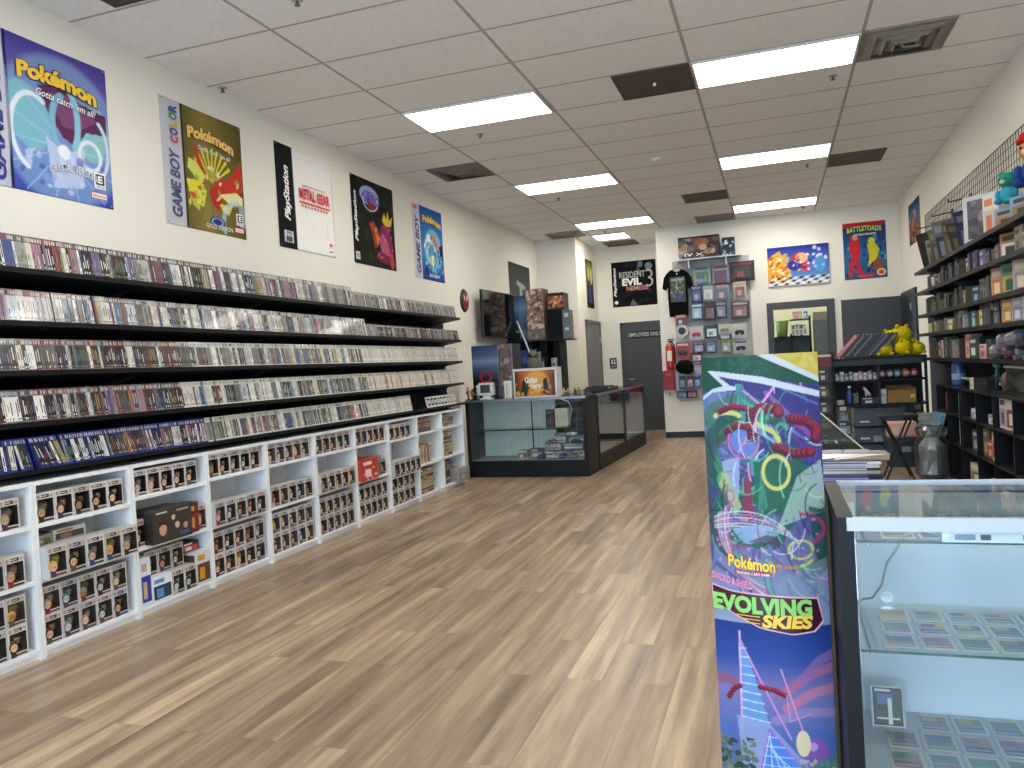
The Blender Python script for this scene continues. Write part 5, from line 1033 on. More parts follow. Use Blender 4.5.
# packs hanging from the hooks
HP = [(-1.09,2.69,.26,.31,'clear pack with green and blue toys','a8b0a8','4c7c58','3c5c9c'),(-.79,2.68,.25,.33,'clear pack with purple figures','a0a0ac','5c4470','7c3c48'),(-.45,2.71,.36,.30,'dark red boxed set','2c1418','1c3020','8c2c30'),
 (-1.19,2.39,.17,.28,'dark blue hanging pack','24304c','46568c','8c94b0'),(-1.0,2.40,.17,.26,'silver white hanging pack','9aa0a4','dcdee0','b8bcc0'),(-.78,2.39,.22,.28,'grey clear hanging pack','8c94a0','5c6474','c8a0a0'),(-.50,2.40,.19,.27,'white pack with a red figure','d8d0c4','8c5c40','c8a888'),
 (-1.20,2.10,.19,.27,'blue and white hanging pack','3c5c84','a8c8dc','d8e4ec'),(-.99,2.09,.17,.28,'dark pack with a red figure','241c20','7c2428','40383c'),(-.81,2.10,.17,.27,'blue figure hanging pack','2c3850','5c88b8','c8a080'),(-.51,2.08,.27,.27,'tilted fan of boxed sets','4c3c40','8c4c48','c8a88c'),
 (-1.47,1.98,.16,.17,'red and white headset pack','c83c3c','3c2c2c','dcd8d4'),(-1.46,1.80,.20,.18,'round white headset pack','d8d8d8','2c2c30','dcdcdc'),(-1.23,1.75,.21,.21,'white pack with a pink controller','dcdcd8','c83c68','e4e0dc'),(-.98,1.76,.2,.21,'dark and white camera pack','24342c','d0d4d0','3c4c40'),(-.77,1.79,.2,.14,'white pack with a beige controller','dcdcd8','b09878','e0dcd4'),(-.77,1.66,.18,.08,'small black pack','2c2c30','9c9ca0','d0d0d0'),(-.54,1.74,.22,.23,'white pack with a black controller','d4d8d4','18181a','e4e4e0'),
 (-1.46,1.47,.21,.26,'red and green controller pack','b03438','203c30','dcdcd8'),(-1.20,1.51,.17,.18,'purple hanging pack','4c3858','8c5468','a09098'),(-1.0,1.50,.17,.18,'blue grey game pack','46587c','34446c','8c9cb8'),(-.76,1.51,.17,.24,'yellow green hanging pack','8c9434','6c3c68','c8c84c'),(-.53,1.48,.22,.20,'white pack with a dark controller','c8ccd0','202024','3c5c74'),
 (-1.24,1.35,.17,.15,'orange hanging pack','6c3820','c8782c','38281c'),(-1.22,1.15,.14,.21,'pale pack with red lettering','c0bcc0','8c343c','5c4468'),(-1.50,.94,.1,.2,'dark blue capsule pack','1c2438','34507c','141820'),(-1.37,.94,.1,.2,'orange capsule pack','6c3420','c8642c','2c1814'),(-1.25,.94,.1,.18,'blue capsule pack','24508c','4c8cd0','1c2c44'),(-1.51,.74,.17,.12,'blue floppy soft pack','2c3c68','6c84b0','1c2438'),(-1.35,.74,.16,.12,'red floppy soft pack','5c1c28','a83848','2c1418'),
 (-.72,1.2,.18,.2,'green hanging pack lower down','2c5c3c','6c9c70','d0d4c8'),(-.98,1.2,.18,.2,'grey hanging pack lower down','7c7c80','a0a0a8','3c3c40'),(-.98,.93,.16,.2,'brown hanging pack lower down','5c4430','a07c50','d0c4a8'),(-.72,.93,.16,.2,'violet hanging pack lower down','4c3c6c','8c78b0','d0c8dc')]
for k, (x, z, w_, h_, lb, a, b, c_) in enumerate(HP):
    w_ *= 1.08; h_ *= 1.06; a, b, c_ = [''.join('%02x' % int(int(q[i:i+2], 16)*.85) for i in (0, 2, 4)) for q in (a, b, c_)]
    t = thing('hanging_pack', lb + ' on the back wall hook panel', 'hanging pack', (x-w_/2, 13.38, z-h_/2)); 
    q = 'carton' if w_ > .3 else 'blister_card'
    rd = 'round' in lb
    if rd:
        m = MB().lathe([(w_/2, 0), (w_/2, .05)], n=24, col=a); ob = m.build('round_box', VC, t); ob.rotation_euler = (R(90), 0, 0); ob.location = (w_/2, .05, h_/2)
        m = MB().lathe([(w_*.28, .05), (w_*.28, .055)], n=20, col=b); ob = m.build('headset_print', VC, t); ob.rotation_euler = (R(90), 0, 0); ob.location = (w_/2, .05, h_/2)
    else:
        mb = MB().box(0, w_, .03, .036 if 'pack' in lb else .1, 0, h_, a)
        mb.box(w_*.1, w_*.9, .029, .03, h_*.8, h_*.93, c_); mb.build(q, VC, t)
        if 'controller' in lb: MB().ball((w_*.32, .02, h_*.38), (w_*.15, .012, h_*.16), 8, b).ball((w_*.68, .02, h_*.38), (w_*.15, .012, h_*.16), 8, b).box(w_*.3, w_*.7, .01, .03, h_*.36, h_*.55, b).build('controller', VC, t)
        else: MB().box(w_*.14, w_*.86, .0, .03, h_*.12, h_*.7, b).box(w_*.3, w_*.6, -.003, 0, h_*.2, h_*.5, c_).build('blister', VCG, t, bevel=.006)
    MB().tube([(w_/2, -.03, h_*.98), (w_/2, .155, h_*.98)], .004, 6).build('hook', STEEL, t)
t = thing('beanie', 'black knitted cap hanging on the back wall hook panel', 'cap', (-1.45, 13.38, 1.2)); MB().ball((0, 0, 0), (.15, .08, .12), 16, '0c0c0e').ball((.05, -.01, -.06), (.1, .07, .07), 12, '101012').build('crown', PLUSH, t, smooth=True); MB().tube([(0, -.06, .1), (0, .155, .1)], .004, 6).build('hook', STEEL, t)
# t-shirt
ts = thing('t_shirt', 'black printed t-shirt on a hanger on the back wall', 't-shirt', (-1.5, 13.44, 2.05))
pts = [(-.19, 0), (.19, 0), (.2, .3), (.19, .52), (.2, .56), (.285, .4), (.31, .36), (.275, .3)]
pts = [(-.19, .0), (0, -.012), (.19, .0), (.2, .3), (.2, .5), (.23, .44), (.31, .48), (.27, .66), (.2, .74), (.09, .785), (.05, .755), (0, .745), (-.05, .755), (-.09, .785), (-.2, .74), (-.27, .66), (-.31, .48), (-.23, .44), (-.2, .5), (-.2, .3)]
MB().prism([(x*.82, z) for x, z in pts], 1, -.02, .02, '08090b').build('shirt', mat('black_cotton', '08090b', rough=.9, spec=.1), ts, bevel=.012)
c = Cv(.25, .42, '3c443c', 50); c.blobs(61, ['5c6858', '8c9480', '2c302c', '465044', '787c68'], 70, .04, .11, (.05, .1, .95, .95)); c.ell(.5, .2, .3, .18, '34487c', a=.8); c.rect(.1, .85, .9, .93, '8c9484'); c.sheet('shirt_print', frame((-.12, -.024, .24), (1, 0, 0), (0, 0, 1)), ts, VCM, wave=0)
MB().tube([(-.14, 0, .76), (0, 0, .82), (.14, 0, .76)], .007, 6).tube([(0, 0, .82), (0, 0, .86), (.02, 0, .875), (.03, 0, .86)], .003, 6).build('hanger', mat('wood_hanger', '8c4c34', rough=.5), ts); MB().box(-.012, .012, -.023, -.02, .70, .725, 'b8bcc0').build('neck_label', VC, ts)
# fire extinguisher and its sign holder
ex = thing('fire_extinguisher', 'red fire extinguisher hung on the corner of the back wall', 'fire extinguisher', (-1.69, YB-.09, 1.16)); rm = mat('red_enamel', 'b01c22', rough=.3, coat=.5)
MB().lathe([(.055, 0), (.068, .02), (.07, .05), (.07, .38), (.055, .42), (.025, .45), (.022, .47)], n=20).build('cylinder', rm, ex, smooth=True); MB().box(-.02, .07, -.012, .012, .47, .49).box(-.02, .09, -.012, .012, .505, .52).lathe([(.018, .45), (.018, .5)], n=10).build('valve_handle', BLACK, ex); MB().tube([(.02, 0, .48), (.08, -.01, .42), (.085, -.01, .2)], .01, 8).build('hose', BLACK, ex); MB().box(-.04, .04, -.073, -.07, .15, .32, 'd8d4c8').build('label_plate', VC, ex); MB().box(-.08, .08, .07, .09, .1, .4).build('wall_bracket', BLACK, ex)
t = thing('red_box', 'dark red box mounted under the fire extinguisher', 'wall box', (-1.82, YB-.15, .8)); B(0, .19, 0, .15, 0, .35, '8c1020').build('box', VC, t, bevel=.006); B(.01, .18, -.002, 0, -.0, .015, 'd0b8b8').build('white_edge', VC, t); B(.09, .1, .05, .06, -.08, 0).build('strap', BLACK, t)
MB().box(.04, .15, -.002, 0, .27, .29, 'b05860').build('marking', VC, t)

# ------------------------------------------------------------ right wall: black grid, shelves and their goods
BG = mat('black_grid_wire', '0c0d0f', rough=.45)
gridwall('wire_grid', 'black wire grid high on the right wall above the shelves', (XR-.03, 11.19, 2.3), (0, -1, 0), 6.6, .67, .075, .075, BG)
t = thing('slat_wall', 'black backing panel behind the lower shelves on the right wall', 'wall panel', (XR-.018, 5.3, .02))
mb = MB()
for k in range(20): mb.box(0, .012, 0, 6.1, .004 + k*.096, .092 + k*.096)
mb.box(.004, .016, 0, 6.1, 0, 1.92); mb.build('slats', slat, t)
for k, y in enumerate((10.5, 9.6, 8.75)):
    t = thing('grid_hook', 'black hook bracket on the high wire grid, %s from its far end' % nth(k+1), 'hook', (XR-.03, y, 2.72)); MB().tube([(0, 0, .03), (-.2, 0, .0), (-.2, 0, .03)], .007, 6).build('arm', BG, t); MB().box(-.01, 0, -.035, .035, -.05, .06).build('back_plate', BG, t)
RZ = [2.155, 1.915, 1.65, 1.435, 1.165]
RN = ['top', 'second', 'third', 'fourth', 'fifth']
for r, z in enumerate(RZ):
    y0 = 5.3; y1 = 10.35 if r < 4 else 10.1
    t = thing('wall_shelf', '%s black wall shelf from the top on the right wall' % RN[r], 'shelf', (1.6, y0, z)); B(0, .27, 0, y1-y0, 0, .022).build('shelf_board', BLK2, t); B(-.004, 0, 0, y1-y0, -.006, .03).build('front_lip', BLK2, t)
    for y in (.6, 1.9, 3.2, 4.5): MB().prism([(.27, -.12), (.27, 0), (.05, 0), (.05, -.012)], 1, y, y+.006).build('bracket', BG, t)
rg = random.Random(17)
PAL = {0: [('9c9890', '6c6860', 'c8c4b8'), ('2c3c6c', '3c54a0', 'b8c4d8'), ('6c5c48', '8c8068', 'c0b498'), ('3c3c40', '5c5c60', 'a0a0a0')],
 1: [('c8c0ac', 'a89c84', '6c5c50'), ('34343c', '5c5450', 'a89c90'), ('dcd8cc', 'b0a898', '4c4440'), ('28282c', '3c3c44', '8c8c90'), ('5c4470', '7c6490', 'c0b8c8'), ('8c887c', '5c5a50', 'c8c4b4')],
 2: [('4c4a44', '6c6a60', '9c988c'), ('8c8878', 'a8a490', '4c4a40'), ('b0a890', '8c8470', 'd0c8b0'), ('2c2c2c', '4c4840', '7c7868'), ('6c6858', 'b0a488', '3c3a34')],
 3: [('c0b8a0', '7ca0b4', 'c84c40'), ('5c88a0', 'a8c4d0', 'd8d8d0'), ('8c7c9c', '5c3c5c', 'c0a0b0'), ('3c3c44', '7c8490', 'b8bcc4'), ('d4c890', 'a89850', 'f0e8c0'), ('6c2c34', '8c3c48', 'd0a090')],
 4: [('b8a890', 'd8c8b0', '8c7460'), ('c8c0c0', 'd08890', 'a0586c'), ('5c5c54', '7c7c70', 'a8a898'), ('2c4c48', '3c6c64', 'c8c8b0'), ('8c8c98', '5c5c78', 'b8b8c8'), ('a89c4c', 'c8c060', '5c5428')]}
def dk(c, f=.72): return ''.join('%02x' % int(int(c[i:i+2], 16)*f) for i in (0, 2, 4))
def goods(r, y, w, h, d, cols, lab, turn=0, tilt=0, dz=0, x=1.66, cat='boxed toy', name='boxed_toy', grp=None):
    """carton on shelf r: y is its far end; its face looks into the room, turned towards the viewer by turn degrees"""
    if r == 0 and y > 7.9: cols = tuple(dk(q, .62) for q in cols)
    z = (RZ[r] + .023 if r < 5 else r) + dz; t = plainbox(name, lab, cat, (x, y, z), (d, w, h), cols, grp, R(180 + turn))
    if tilt: t.rotation_euler = (0, R(tilt), R(180 + turn)); t.location.z += abs(math.sin(R(tilt)))*d*.1
    return t
# top shelf, far to near
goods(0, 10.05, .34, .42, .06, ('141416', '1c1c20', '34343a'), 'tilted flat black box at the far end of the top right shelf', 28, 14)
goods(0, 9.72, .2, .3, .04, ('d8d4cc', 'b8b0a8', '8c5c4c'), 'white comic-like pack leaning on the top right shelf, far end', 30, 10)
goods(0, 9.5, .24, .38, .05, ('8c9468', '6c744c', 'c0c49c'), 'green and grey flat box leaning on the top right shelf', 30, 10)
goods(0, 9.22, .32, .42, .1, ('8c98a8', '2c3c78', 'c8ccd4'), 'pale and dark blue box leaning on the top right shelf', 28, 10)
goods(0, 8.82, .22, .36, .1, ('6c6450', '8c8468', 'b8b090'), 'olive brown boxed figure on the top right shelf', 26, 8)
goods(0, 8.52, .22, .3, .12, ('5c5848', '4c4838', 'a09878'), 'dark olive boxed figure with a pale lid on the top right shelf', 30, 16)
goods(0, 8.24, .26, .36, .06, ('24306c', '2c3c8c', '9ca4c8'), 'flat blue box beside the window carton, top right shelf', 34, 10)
wc = thing('window_carton', 'big white framed window carton on the top right shelf', 'boxed toy', (1.62, 7.86, RZ[0]+.024), R(180+40))
MB().box(-.2, -.004, 0, .42, 0, .42, 'a0a4a8').box(-.004, 0, 0, .42, 0, .05, 'c8ccd0').box(-.004, 0, 0, .42, .38, .42, 'd0d2d4').box(-.004, 0, 0, .04, .05, .38, 'd0d2d4').box(-.004, 0, .38, .42, .05, .38, 'd0d2d4').build('carton', VC, wc)
c = Cv(.34, .33, '6c6c70', 40); c.blobs(71, ['8c8c90', '54565c', '7c6c70', '9c9ca0', '585c54'], 40, .06, .16); c.sheet('window_print', frame((-.001, .04, .05), (0, 1, 0), (0, 0, 1)), wc, VCG, wave=0); B(-.19, -.01, -.002, 0, .05, .38, 'b8bcc0').build('side_print', VC, wc)
goods(0, 7.36, .2, .34, .14, ('d8d4d0', 'c8b8b0', 'd07840'), 'white box with an orange mark on the top right shelf', 20)
goods(0, 7.02, .34, .16, .2, ('7c98a8', 'b8703c', '3c2c24'), 'blue and brown boxed set under the teal plush toy', 24)
goods(0, 6.6, .42, .18, .22, ('6c94b8', '8c6c48', '3c2c24'), 'blue and brown boxed set under the tan plush bear', 20)
goods(0, 6.1, .4, .3, .2, ('5c6c8c', '4c5c78', 'b8bcc4'), 'grey blue box on the top right shelf beyond the photo edge', 10)
def plush(x, y_, z, s, head, body, lab, hat=None, ears='round', name='plush_toy'):
    t = thing(name, lab, 'plush toy', (x, y_, z), R(-50))
    MB().ball((0, 0, .09*s), (.08*s, .07*s, .09*s), 16).ball((-.06*s, -.06*s, .03*s), (.03*s, .05*s, .03*s), 10).ball((.06*s, -.06*s, .03*s), (.03*s, .05*s, .03*s), 10).ball((-.09*s, -.02*s, .1*s), (.025*s, .03*s, .05*s), 10).ball((.09*s, -.02*s, .1*s), (.025*s, .03*s, .05*s), 10).build('body', mat('plush_'+body, body, rough=.95, spec=.1), t, smooth=True)
    MB().ball((0, 0, .23*s), (.085*s, .08*s, .075*s), 16).build('head', mat('plush_'+head, head, rough=.95, spec=.1), t, smooth=True)
    for q in (-1, 1): MB().ball((q*.065*s, 0, .295*s), (.028*s, .015*s, .028*s) if ears == 'round' else (.022*s, .018*s, .06*s), 10).build('ear', MATS['plush_'+head], t, smooth=True); MB().ball((q*.03*s, -.075*s, .24*s), .009*s, 8).build('eye', BLACK, t)
    MB().ball((0, -.075*s, .21*s), (.03*s, .02*s, .02*s), 10).build('snout', mat('plush_pale', 'd8c0a0', rough=.95), t, smooth=True)
    if hat: MB().lathe([(.088*s, .27*s), (.09*s, .285*s), (.07*s, .33*s), (.03*s, .355*s), (0.005, .36*s)], n=18).build('knit_hat', mat('plush_'+hat, hat, rough=.95, spec=.1), t, smooth=True)
    return t
plush(1.70, 6.78, RZ[0]+.19, .78, '2c8c7c', '3c9cb0', 'teal plush toy sitting on the boxed set on the top right shelf')
plush(1.74, 6.28, RZ[0]+.215, 1.12, 'b8845c', '2c4488', 'tan plush bear with a red hat, highest toy on the top right shelf', hat='b82420')
FK = {}
_g = random.Random(77); PAL = {k: [tuple(dk(x, f) for x in q) for q in v for f in (.25, .45, .7, 1.0)] for k, v in PAL.items()}
def fill(r, y, yend, hr, wr, seed, tag_, x=1.65, zb=None, dr=(.08, .18), extra=0):
    g = random.Random(seed); k = FK.get(r, 0)
    while y > yend:
        k += 1; w = g.uniform(*wr); h = g.uniform(*hr); goods(r if zb is None else zb, y, w, h, g.uniform(*dr), g.choice(PAL[tag_]), 'boxed goods, %s from the far end of the %s right wall shelf' % (nth(k), RN[r]), g.choice((0, 0, 8, 20, -5)), x=x + g.uniform(0, .03), grp=None, name='boxed_goods', cat='boxed goods')
        if g.random() < extra:
            goods(r, y-.01, w*.8, h*.5, .08, g.choice(PAL[tag_]), 'small box stacked on the %s carton of the %s right wall shelf' % (nth(k), RN[r]), 5, dz=h+.001, x=x+.02, name='boxed_goods', cat='boxed goods')
        y -= w + g.uniform(.004, .03)
    FK[r] = k
fill(1, 10.05, 7.6, (.12, .19), (.08, .15), 21, 1)
goods(1, 7.55, .12, .16, .1, ('5c4c80', '6c5c98', 'b0a8c8'), 'purple box on the second right wall shelf', 10)
fill_y = 7.4
fill(1, 7.4, 6.95, (.12, .17), (.1, .14), 22, 1)
t = goods(1, 6.9, .28, .2, .12, ('a87c50', 'd8d4cc', '3c3834'), 'orange framed box with dark pictures on the second right shelf', 25)
fill(1, 6.55, 5.6, (.14, .2), (.12, .2), 23, 1)
fill(2, 10.05, 7.9, (.1, .2), (.05, .11), 24, 2)
goods(2, 7.85, .18, .15, .1, ('1c2c5c', '24386c', 'a8b4cc'), 'dark blue boxed goods on the third right wall shelf', 12)
fill(2, 7.62, 7.3, (.16, .19), (.1, .12), 25, 2)
for k, (w_, cc) in enumerate(((.2, ('c8a08c', 'c87c4c', 'e0d0b8')), (.26, ('4c8c78', 'c89440', '2c5c58')), (.26, ('c0b0a0', '9c8c98', 'd8ccb8')), (.24, ('a8b0a0', '7c9488', 'd0c8b0')), (.24, ('c0a8a0', 'a08478', 'd8d0c8')))):
    goods(2, 7.2 - .3*k, w_, .235, .08, cc, '%s large bright picture box on the third right wall shelf, %s of five' % (('peach', 'green and orange', 'pale', 'sage', 'rosy')[k], nth(k+1)), 18)
fill(3, 9.95, 8.2, (.1, .17), (.06, .13), 26, 3, extra=.2)
fill(3, 8.15, 7.0, (.12, .16), (.11, .17), 27, 3, extra=.5)
for k, (w_, cc) in enumerate(((.24, ('d8a860', 'c88c40', 'e8d0a0')), (.22, ('b8b8c0', '8c90a8', 'd8d8e0')), (.24, ('c8c8d0', '9c9cb4', 'e0e0e8')), (.26, ('b0b4c0', '8088a0', 'd0d4dc')))):
    goods(3, 6.92 - .26*k, w_, .18, .1, cc, '%s picture box at the near end of the fourth right wall shelf, %s of four' % (('yellow', 'silver', 'white', 'bluish')[k], nth(k+1)), 10)
fill(4, 9.95, 8.4, (.15, .22), (.07, .13), 28, 4)
goods(4, 8.2, .12, .22, .1, ('d89098', 'e0a8a8', 'c06878'), 'pink topped box on the fifth right wall shelf', 10)
goods(4, 8.05, .2, .19, .12, ('24504c', '2c6058', 'd8d8c8'), 'dark green box on the fifth right wall shelf', 12)
fill(4, 7.8, 7.15, (.12, .17), (.12, .16), 29, 4)
def soft(x, y_, z, cols, lab, s=1):
    g = random.Random(int(y_*100)); t = thing('soft_pack', lab, 'soft pack', (x, y_, z)); mb = MB()
    for k in range(5): mb.ball((g.uniform(-.05, .05), g.uniform(-.1, .1)*s, .05 + g.uniform(0, .12)*s), (.06, .07*s, .05*s), 10, cols[k % len(cols)])
    mb.build('wrapped_bundle', VCG, t); B(-.02, .02, -.03, .03, 0, .03, cols[0]).build('card_base', VC, t); return t
for k, (y_, cc) in enumerate(((7.0, ('a8a0b0', '8c8498')), (6.75, ('b8b4c0', '6c6488', '8c5c70')), (6.5, ('8c90a0', '4c4c64', 'a0a4b0')), (6.2, ('7c8490', 'a8acb8')))):
    soft(1.7, y_, RZ[4]+.024, tuple(dk(q) for q in cc), 'crumpled clear bag of pale toys on the fifth right shelf, %s of four' % nth(k+1), 1.15)
# black cubby units along the right wall
for u, (ya, yb_, nm) in enumerate(((9.36, 8.26, 'farther'), (8.2, 5.4, 'nearer'))):
    t = thing('cubby_unit', '%s low black cubby unit under the right wall shelves' % nm, 'cubby unit', (1.6, yb_, 0)); L_ = ya - yb_; n = 2 if u == 0 else 5; H = .915
    for k in range(n+1): B(0, .29, k*(L_-.018)/n, k*(L_-.018)/n + .018, 0, H-.018).build('upright_panel', BLK2, t)
    for z in (.04, .36, .65): B(.004, .29, .018, L_-.018, z-.018, z).build('shelf', BLK2, t)
    B(-.004, .295, 0, L_, H-.018, H).build('top_panel', BLK2, t); B(.284, .29, .018, L_-.018, 0, H-.018).build('back_panel', BLK2, t)
def cub(y, z, w, h, cols, lab, turn=10, d=.12, x=1.64, name='boxed_goods', cat='boxed goods'):
    return plainbox(name, lab, cat, (x, y, z+.001), (d, w, h), cols, None, R(180+turn))
for y, z, w, h, cc, lb in [(9.1, .65, .22, .19, ('5c241c', '8c3c28', 'c88458'), 'red brown box in the far cubby, upper level'), (8.5, .65, .14, .2, ('a8a890', '5c5c4c', 'c8c8b0'), 'pale green edged box in the far cubby unit'), (8.5, .36, .16, .24, ('d8d8d4', '34343c', 'b8b8b4'), 'white and black printed box at the cubby corner'), 
    (8.0, .65, .3, .09, ('b8b8b8', '8c8c98', 'dcdcdc'), 'flat silver box in the upper left nearer cubby'), (7.4, .65, .3, .08, ('a8acb0', 'c8ccd0', '6c7078'), 'flat grey box in the second upper cubby'),
    (7.04, .65, .14, .25, ('c8c4d0', 'a098a8', '5c4c6c'), 'white and violet tall box in the upper nearer cubby'), (6.88, .65, .33, .25, ('d0c4bc', '7c4840', 'e0dcd4'), 'white framed red picture box in the upper nearer cubby'),
    (8.0, .36, .2, .19, ('34343c', '5c5c60', 'a8a8a4'), 'dark figure box in the middle left cubby'), (7.75, .36, .16, .17, ('4c4844', '78746c', 'a09c90'), 'olive box in the middle left cubby'),
    (7.6, .36, .12, .24, ('5c5a48', '6c6a54', '9c9878'), 'tall olive box in the second middle cubby'), (7.46, .36, .12, .15, ('8c2c20', 'a83c2c', 'd8b0a0'), 'small bright red box in the second middle cubby'), (7.31, .36, .16, .23, ('b0a890', 'a84030', 'd8d0c0'), 'tall white and red box in the second middle cubby'),
    (6.7, .36, .16, .2, ('3c5478', '6c88a8', 'c8ccd0'), 'blue boxed figure in the third middle cubby'), (6.4, .36, .2, .18, ('2c2c34', '4c5c78', '8c98a8'), 'dark blue boxed figure in the third middle cubby'),
    (8.12, .04, .4, .2, ('b8b4a8', '7c6c58', 'd8d4c8'), 'wide pale box on the bottom of the left cubby'), (7.4, .04, .26, .16, ('a88430', 'c09c40', '6c5420'), 'mustard box on the bottom of the second cubby'), (7.02, .04, .4, .2, ('3c3c44', '5c5c68', '8c8c98'), 'dark box on the bottom of the third cubby')]:
    cub(y, z, w, h, cc, lb)
# things on the cubby top
def figs(y, lab, cc, h=.2, x=1.7):
    figurine(x, y, .916, h, cc, lab)
t = thing('blue_canister', 'blue patterned canister standing on the far cubby unit', 'canister', (1.7, 8.75, .916)); MB().lathe([(.055, 0), (.06, .02), (.06, .2), (.05, .23), (.045, .235)], n=20, col='3c5c98').build('canister', VCG, t, smooth=True); MB().lathe([(.062, .06), (.062, .12)], n=20, col='8ca0c0').build('label_band', VC, t); MB().lathe([(.05, .235), (.05, .26), (.03, .27)], n=20, col='283c6c').build('lid', VC, t)
t = thing('rolled_cable', 'green cord loop on the corner of the nearer cubby unit', 'cord', (1.66, 8.12, .93)); MB().tube([(.05*math.cos(a), .1*math.sin(a), .04 + .04*math.sin(a*.5)) for a in [k*.4 for k in range(14)]], .012, 8, '7c9c68').build('cord', VC, t)
t['category'] = 'cord'
cub(8.0, .915, .07, .1, ('d8d8d8', 'c8ccd0', 'a0a4a8'), 'small white box on the nearer cubby unit beside the cord')
cub(7.85, .915, .42, .11, ('0c0c10', '141418', '24242c'), 'long black box on the nearer cubby unit', 0)
figs(7.3, 'teal toy figure on the nearer cubby unit', ('2c5c5c', '3c7c78', '5c9c94'), .26)
figs(7.45, 'small maroon toy figure on the nearer cubby unit', ('5c2c30', '6c3c3c', '8c6c5c'), .12)
figs(7.15, 'small cream toy figure on the nearer cubby unit', ('b8ac90', 'c8bca0', 'd0c8b0'), .13)
figs(7.0, 'small dark violet toy figure on the nearer cubby unit', ('3c3450', '4c4468', '8c849c'), .14)
ct_ = thing('clear_tub', 'clear plastic tub with pale rim on the nearer cubby unit', 'tub', (1.64, 6.2, .916)); MB().box(0, .22, 0, .62, 0, .21).build('tub_body', glass('tub_plastic', 'c4c4bc', .1, .2), ct_); MB().box(-.01, .23, -.01, .63, .21, .23, 'a0a09c').build('rim', VC, ct_)
for k in range(6): MB().ball((.1, .06 + .1*k, .09), (.07, .05, .07), 10, ['8c887c', 'a8a498', '6c685c', 'b0a88c', '9c9890', '7c7468'][k]).build('packed_toy', VC, ct_)
bn = thing('wrapped_toy_bag', 'clear bag of colourful toys slumped over the tub', 'toy bag', (1.7, 6.9, .916)); MB().ball((0, 0, .08), (.06, .07, .08), 14, '3c3450').ball((-.02, -.03, .12), (.05, .06, .06), 12, '6c4458').build('contents', VC, bn, smooth=True); MB().ball((0, 0, .1), (.08, .1, .1), 14).build('bag', PLASTIC, bn, smooth=True)

# ------------------------------------------------------------ storage rack, bins and stool at the back right
rk = thing('storage_rack', 'black two-bay storage rack in front of the back doors', 'storage rack', (.64, 10.3, 0)); RW = 1.04; H = 1.22
for x in (0, .5, RW-.03): 
    for y_ in (0, .37): B(x, x+.03, y_, y_+.03, 0, H if x else 1.3).build('post', BLACK, rk)
for z, nm in ((.64, 'table_top'), (.93, 'shelf'), (1.2, 'shelf')): B(0, RW, 0, .4, z, z+.022).build(nm, BLK2, rk)
B(.03, RW-.03, .38, .39, .66, 1.2).build('back_panel', mat('dark_mesh_panel', '1e2124', rough=.7), rk); B(0, RW, -.004, 0, 1.13, 1.2).build('front_rail', mat('rail_grey', '2c3034', rough=.6), rk)
g = random.Random(12); CB = ['b04858', '24303c', '1c2834', '2c4454', '1c1c24', '3c2c30', '202c3c', '5c4c4c', '28303c', '181c20', '4c3a3c']
for k in range(11):
    t = thing('boxed_comic_set', '%s flat box leaning on top of the storage rack, %s from left' % ('red topped' if k == 0 else 'dark', nth(k+1)), 'flat box', (.7 + .043*k, 10.32, 1.243)); mb = MB(); mb.M = Matrix.Rotation(R(42), 4, 'Y'); mb.box(0, .026, 0, .28, 0, .36, CB[k]).box(.002, .024, -.001, 0, .02, .34, g.choice(['3c4c5c', '2c3c48', '6c7078', '4c2c30', '24303c']) if k else 'd08890').box(.002, .024, 0, .28, .36, .361, '6c6c70'); mb.build('box', VC, t)
for k, (x, z, s, y_) in enumerate(((1.24, 0, 1.0, 10.4), (1.32, .17, .85, 10.5), (1.46, .14, 1.25, 10.52), (1.45, .0, 1.1, 10.38), (1.61, .0, .9, 10.42))):
    t = thing('plush_toy', 'round yellow plush toy on the storage rack, %s of five' % nth(k+1), 'plush toy', (x, y_, 1.224+z), R(20*k)); ym = mat('yellow_plush', 'd0bc18', rough=.95, spec=.1, bump=.4, bscale=120)
    MB().ball((0, 0, .085*s), (.1*s, .09*s, .085*s), 16).build('body', ym, t, smooth=True)
    for q in (-1, 1): MB().ball((q*.06*s, 0, .165*s), (.025*s, .02*s, .025*s), 8).build('ear', ym, t, smooth=True); MB().ball((q*.07*s, -.07*s, .03*s), (.03*s, .03*s, .02*s), 8).build('foot', ym, t, smooth=True)
for k in range(9):
    cc = ['3c4c54', 'c8ccc8', '2c3440', '4c5058', 'dcdcd4', 'a04850', 'c0b8b8', '8c3c44', '3c3c44'][k]
    carton('mug_box', 'small mug box on the middle level of the storage rack, %s from left' % nth(k+1), 'mug box', (.68 + .052*k, 10.34, .953), (.046, .06, .09 + .02*(k % 2)), (cc, g.choice(['8c8c90', 'b8b8b4']), 'd0d0cc'))
for k, (x, cc) in enumerate(((1.2, '8c6464'), (1.29, '5c5058'), (1.37, '3c6c94'), (1.46, 'b0603c'), (1.55, '7c4448'))):
    t = thing('round_toy', 'round %s toy on the middle level of the storage rack' % ('rosy', 'grey violet', 'blue', 'orange', 'maroon')[k], 'toy', (x, 10.4, .953)); MB().ball((0, 0, .06), .058, 14, cc).build('ball', VCG, t, smooth=True); MB().ball((0, -.05, .06), (.03, .015, .03), 8, 'b8b0a8').build('badge', VC, t)
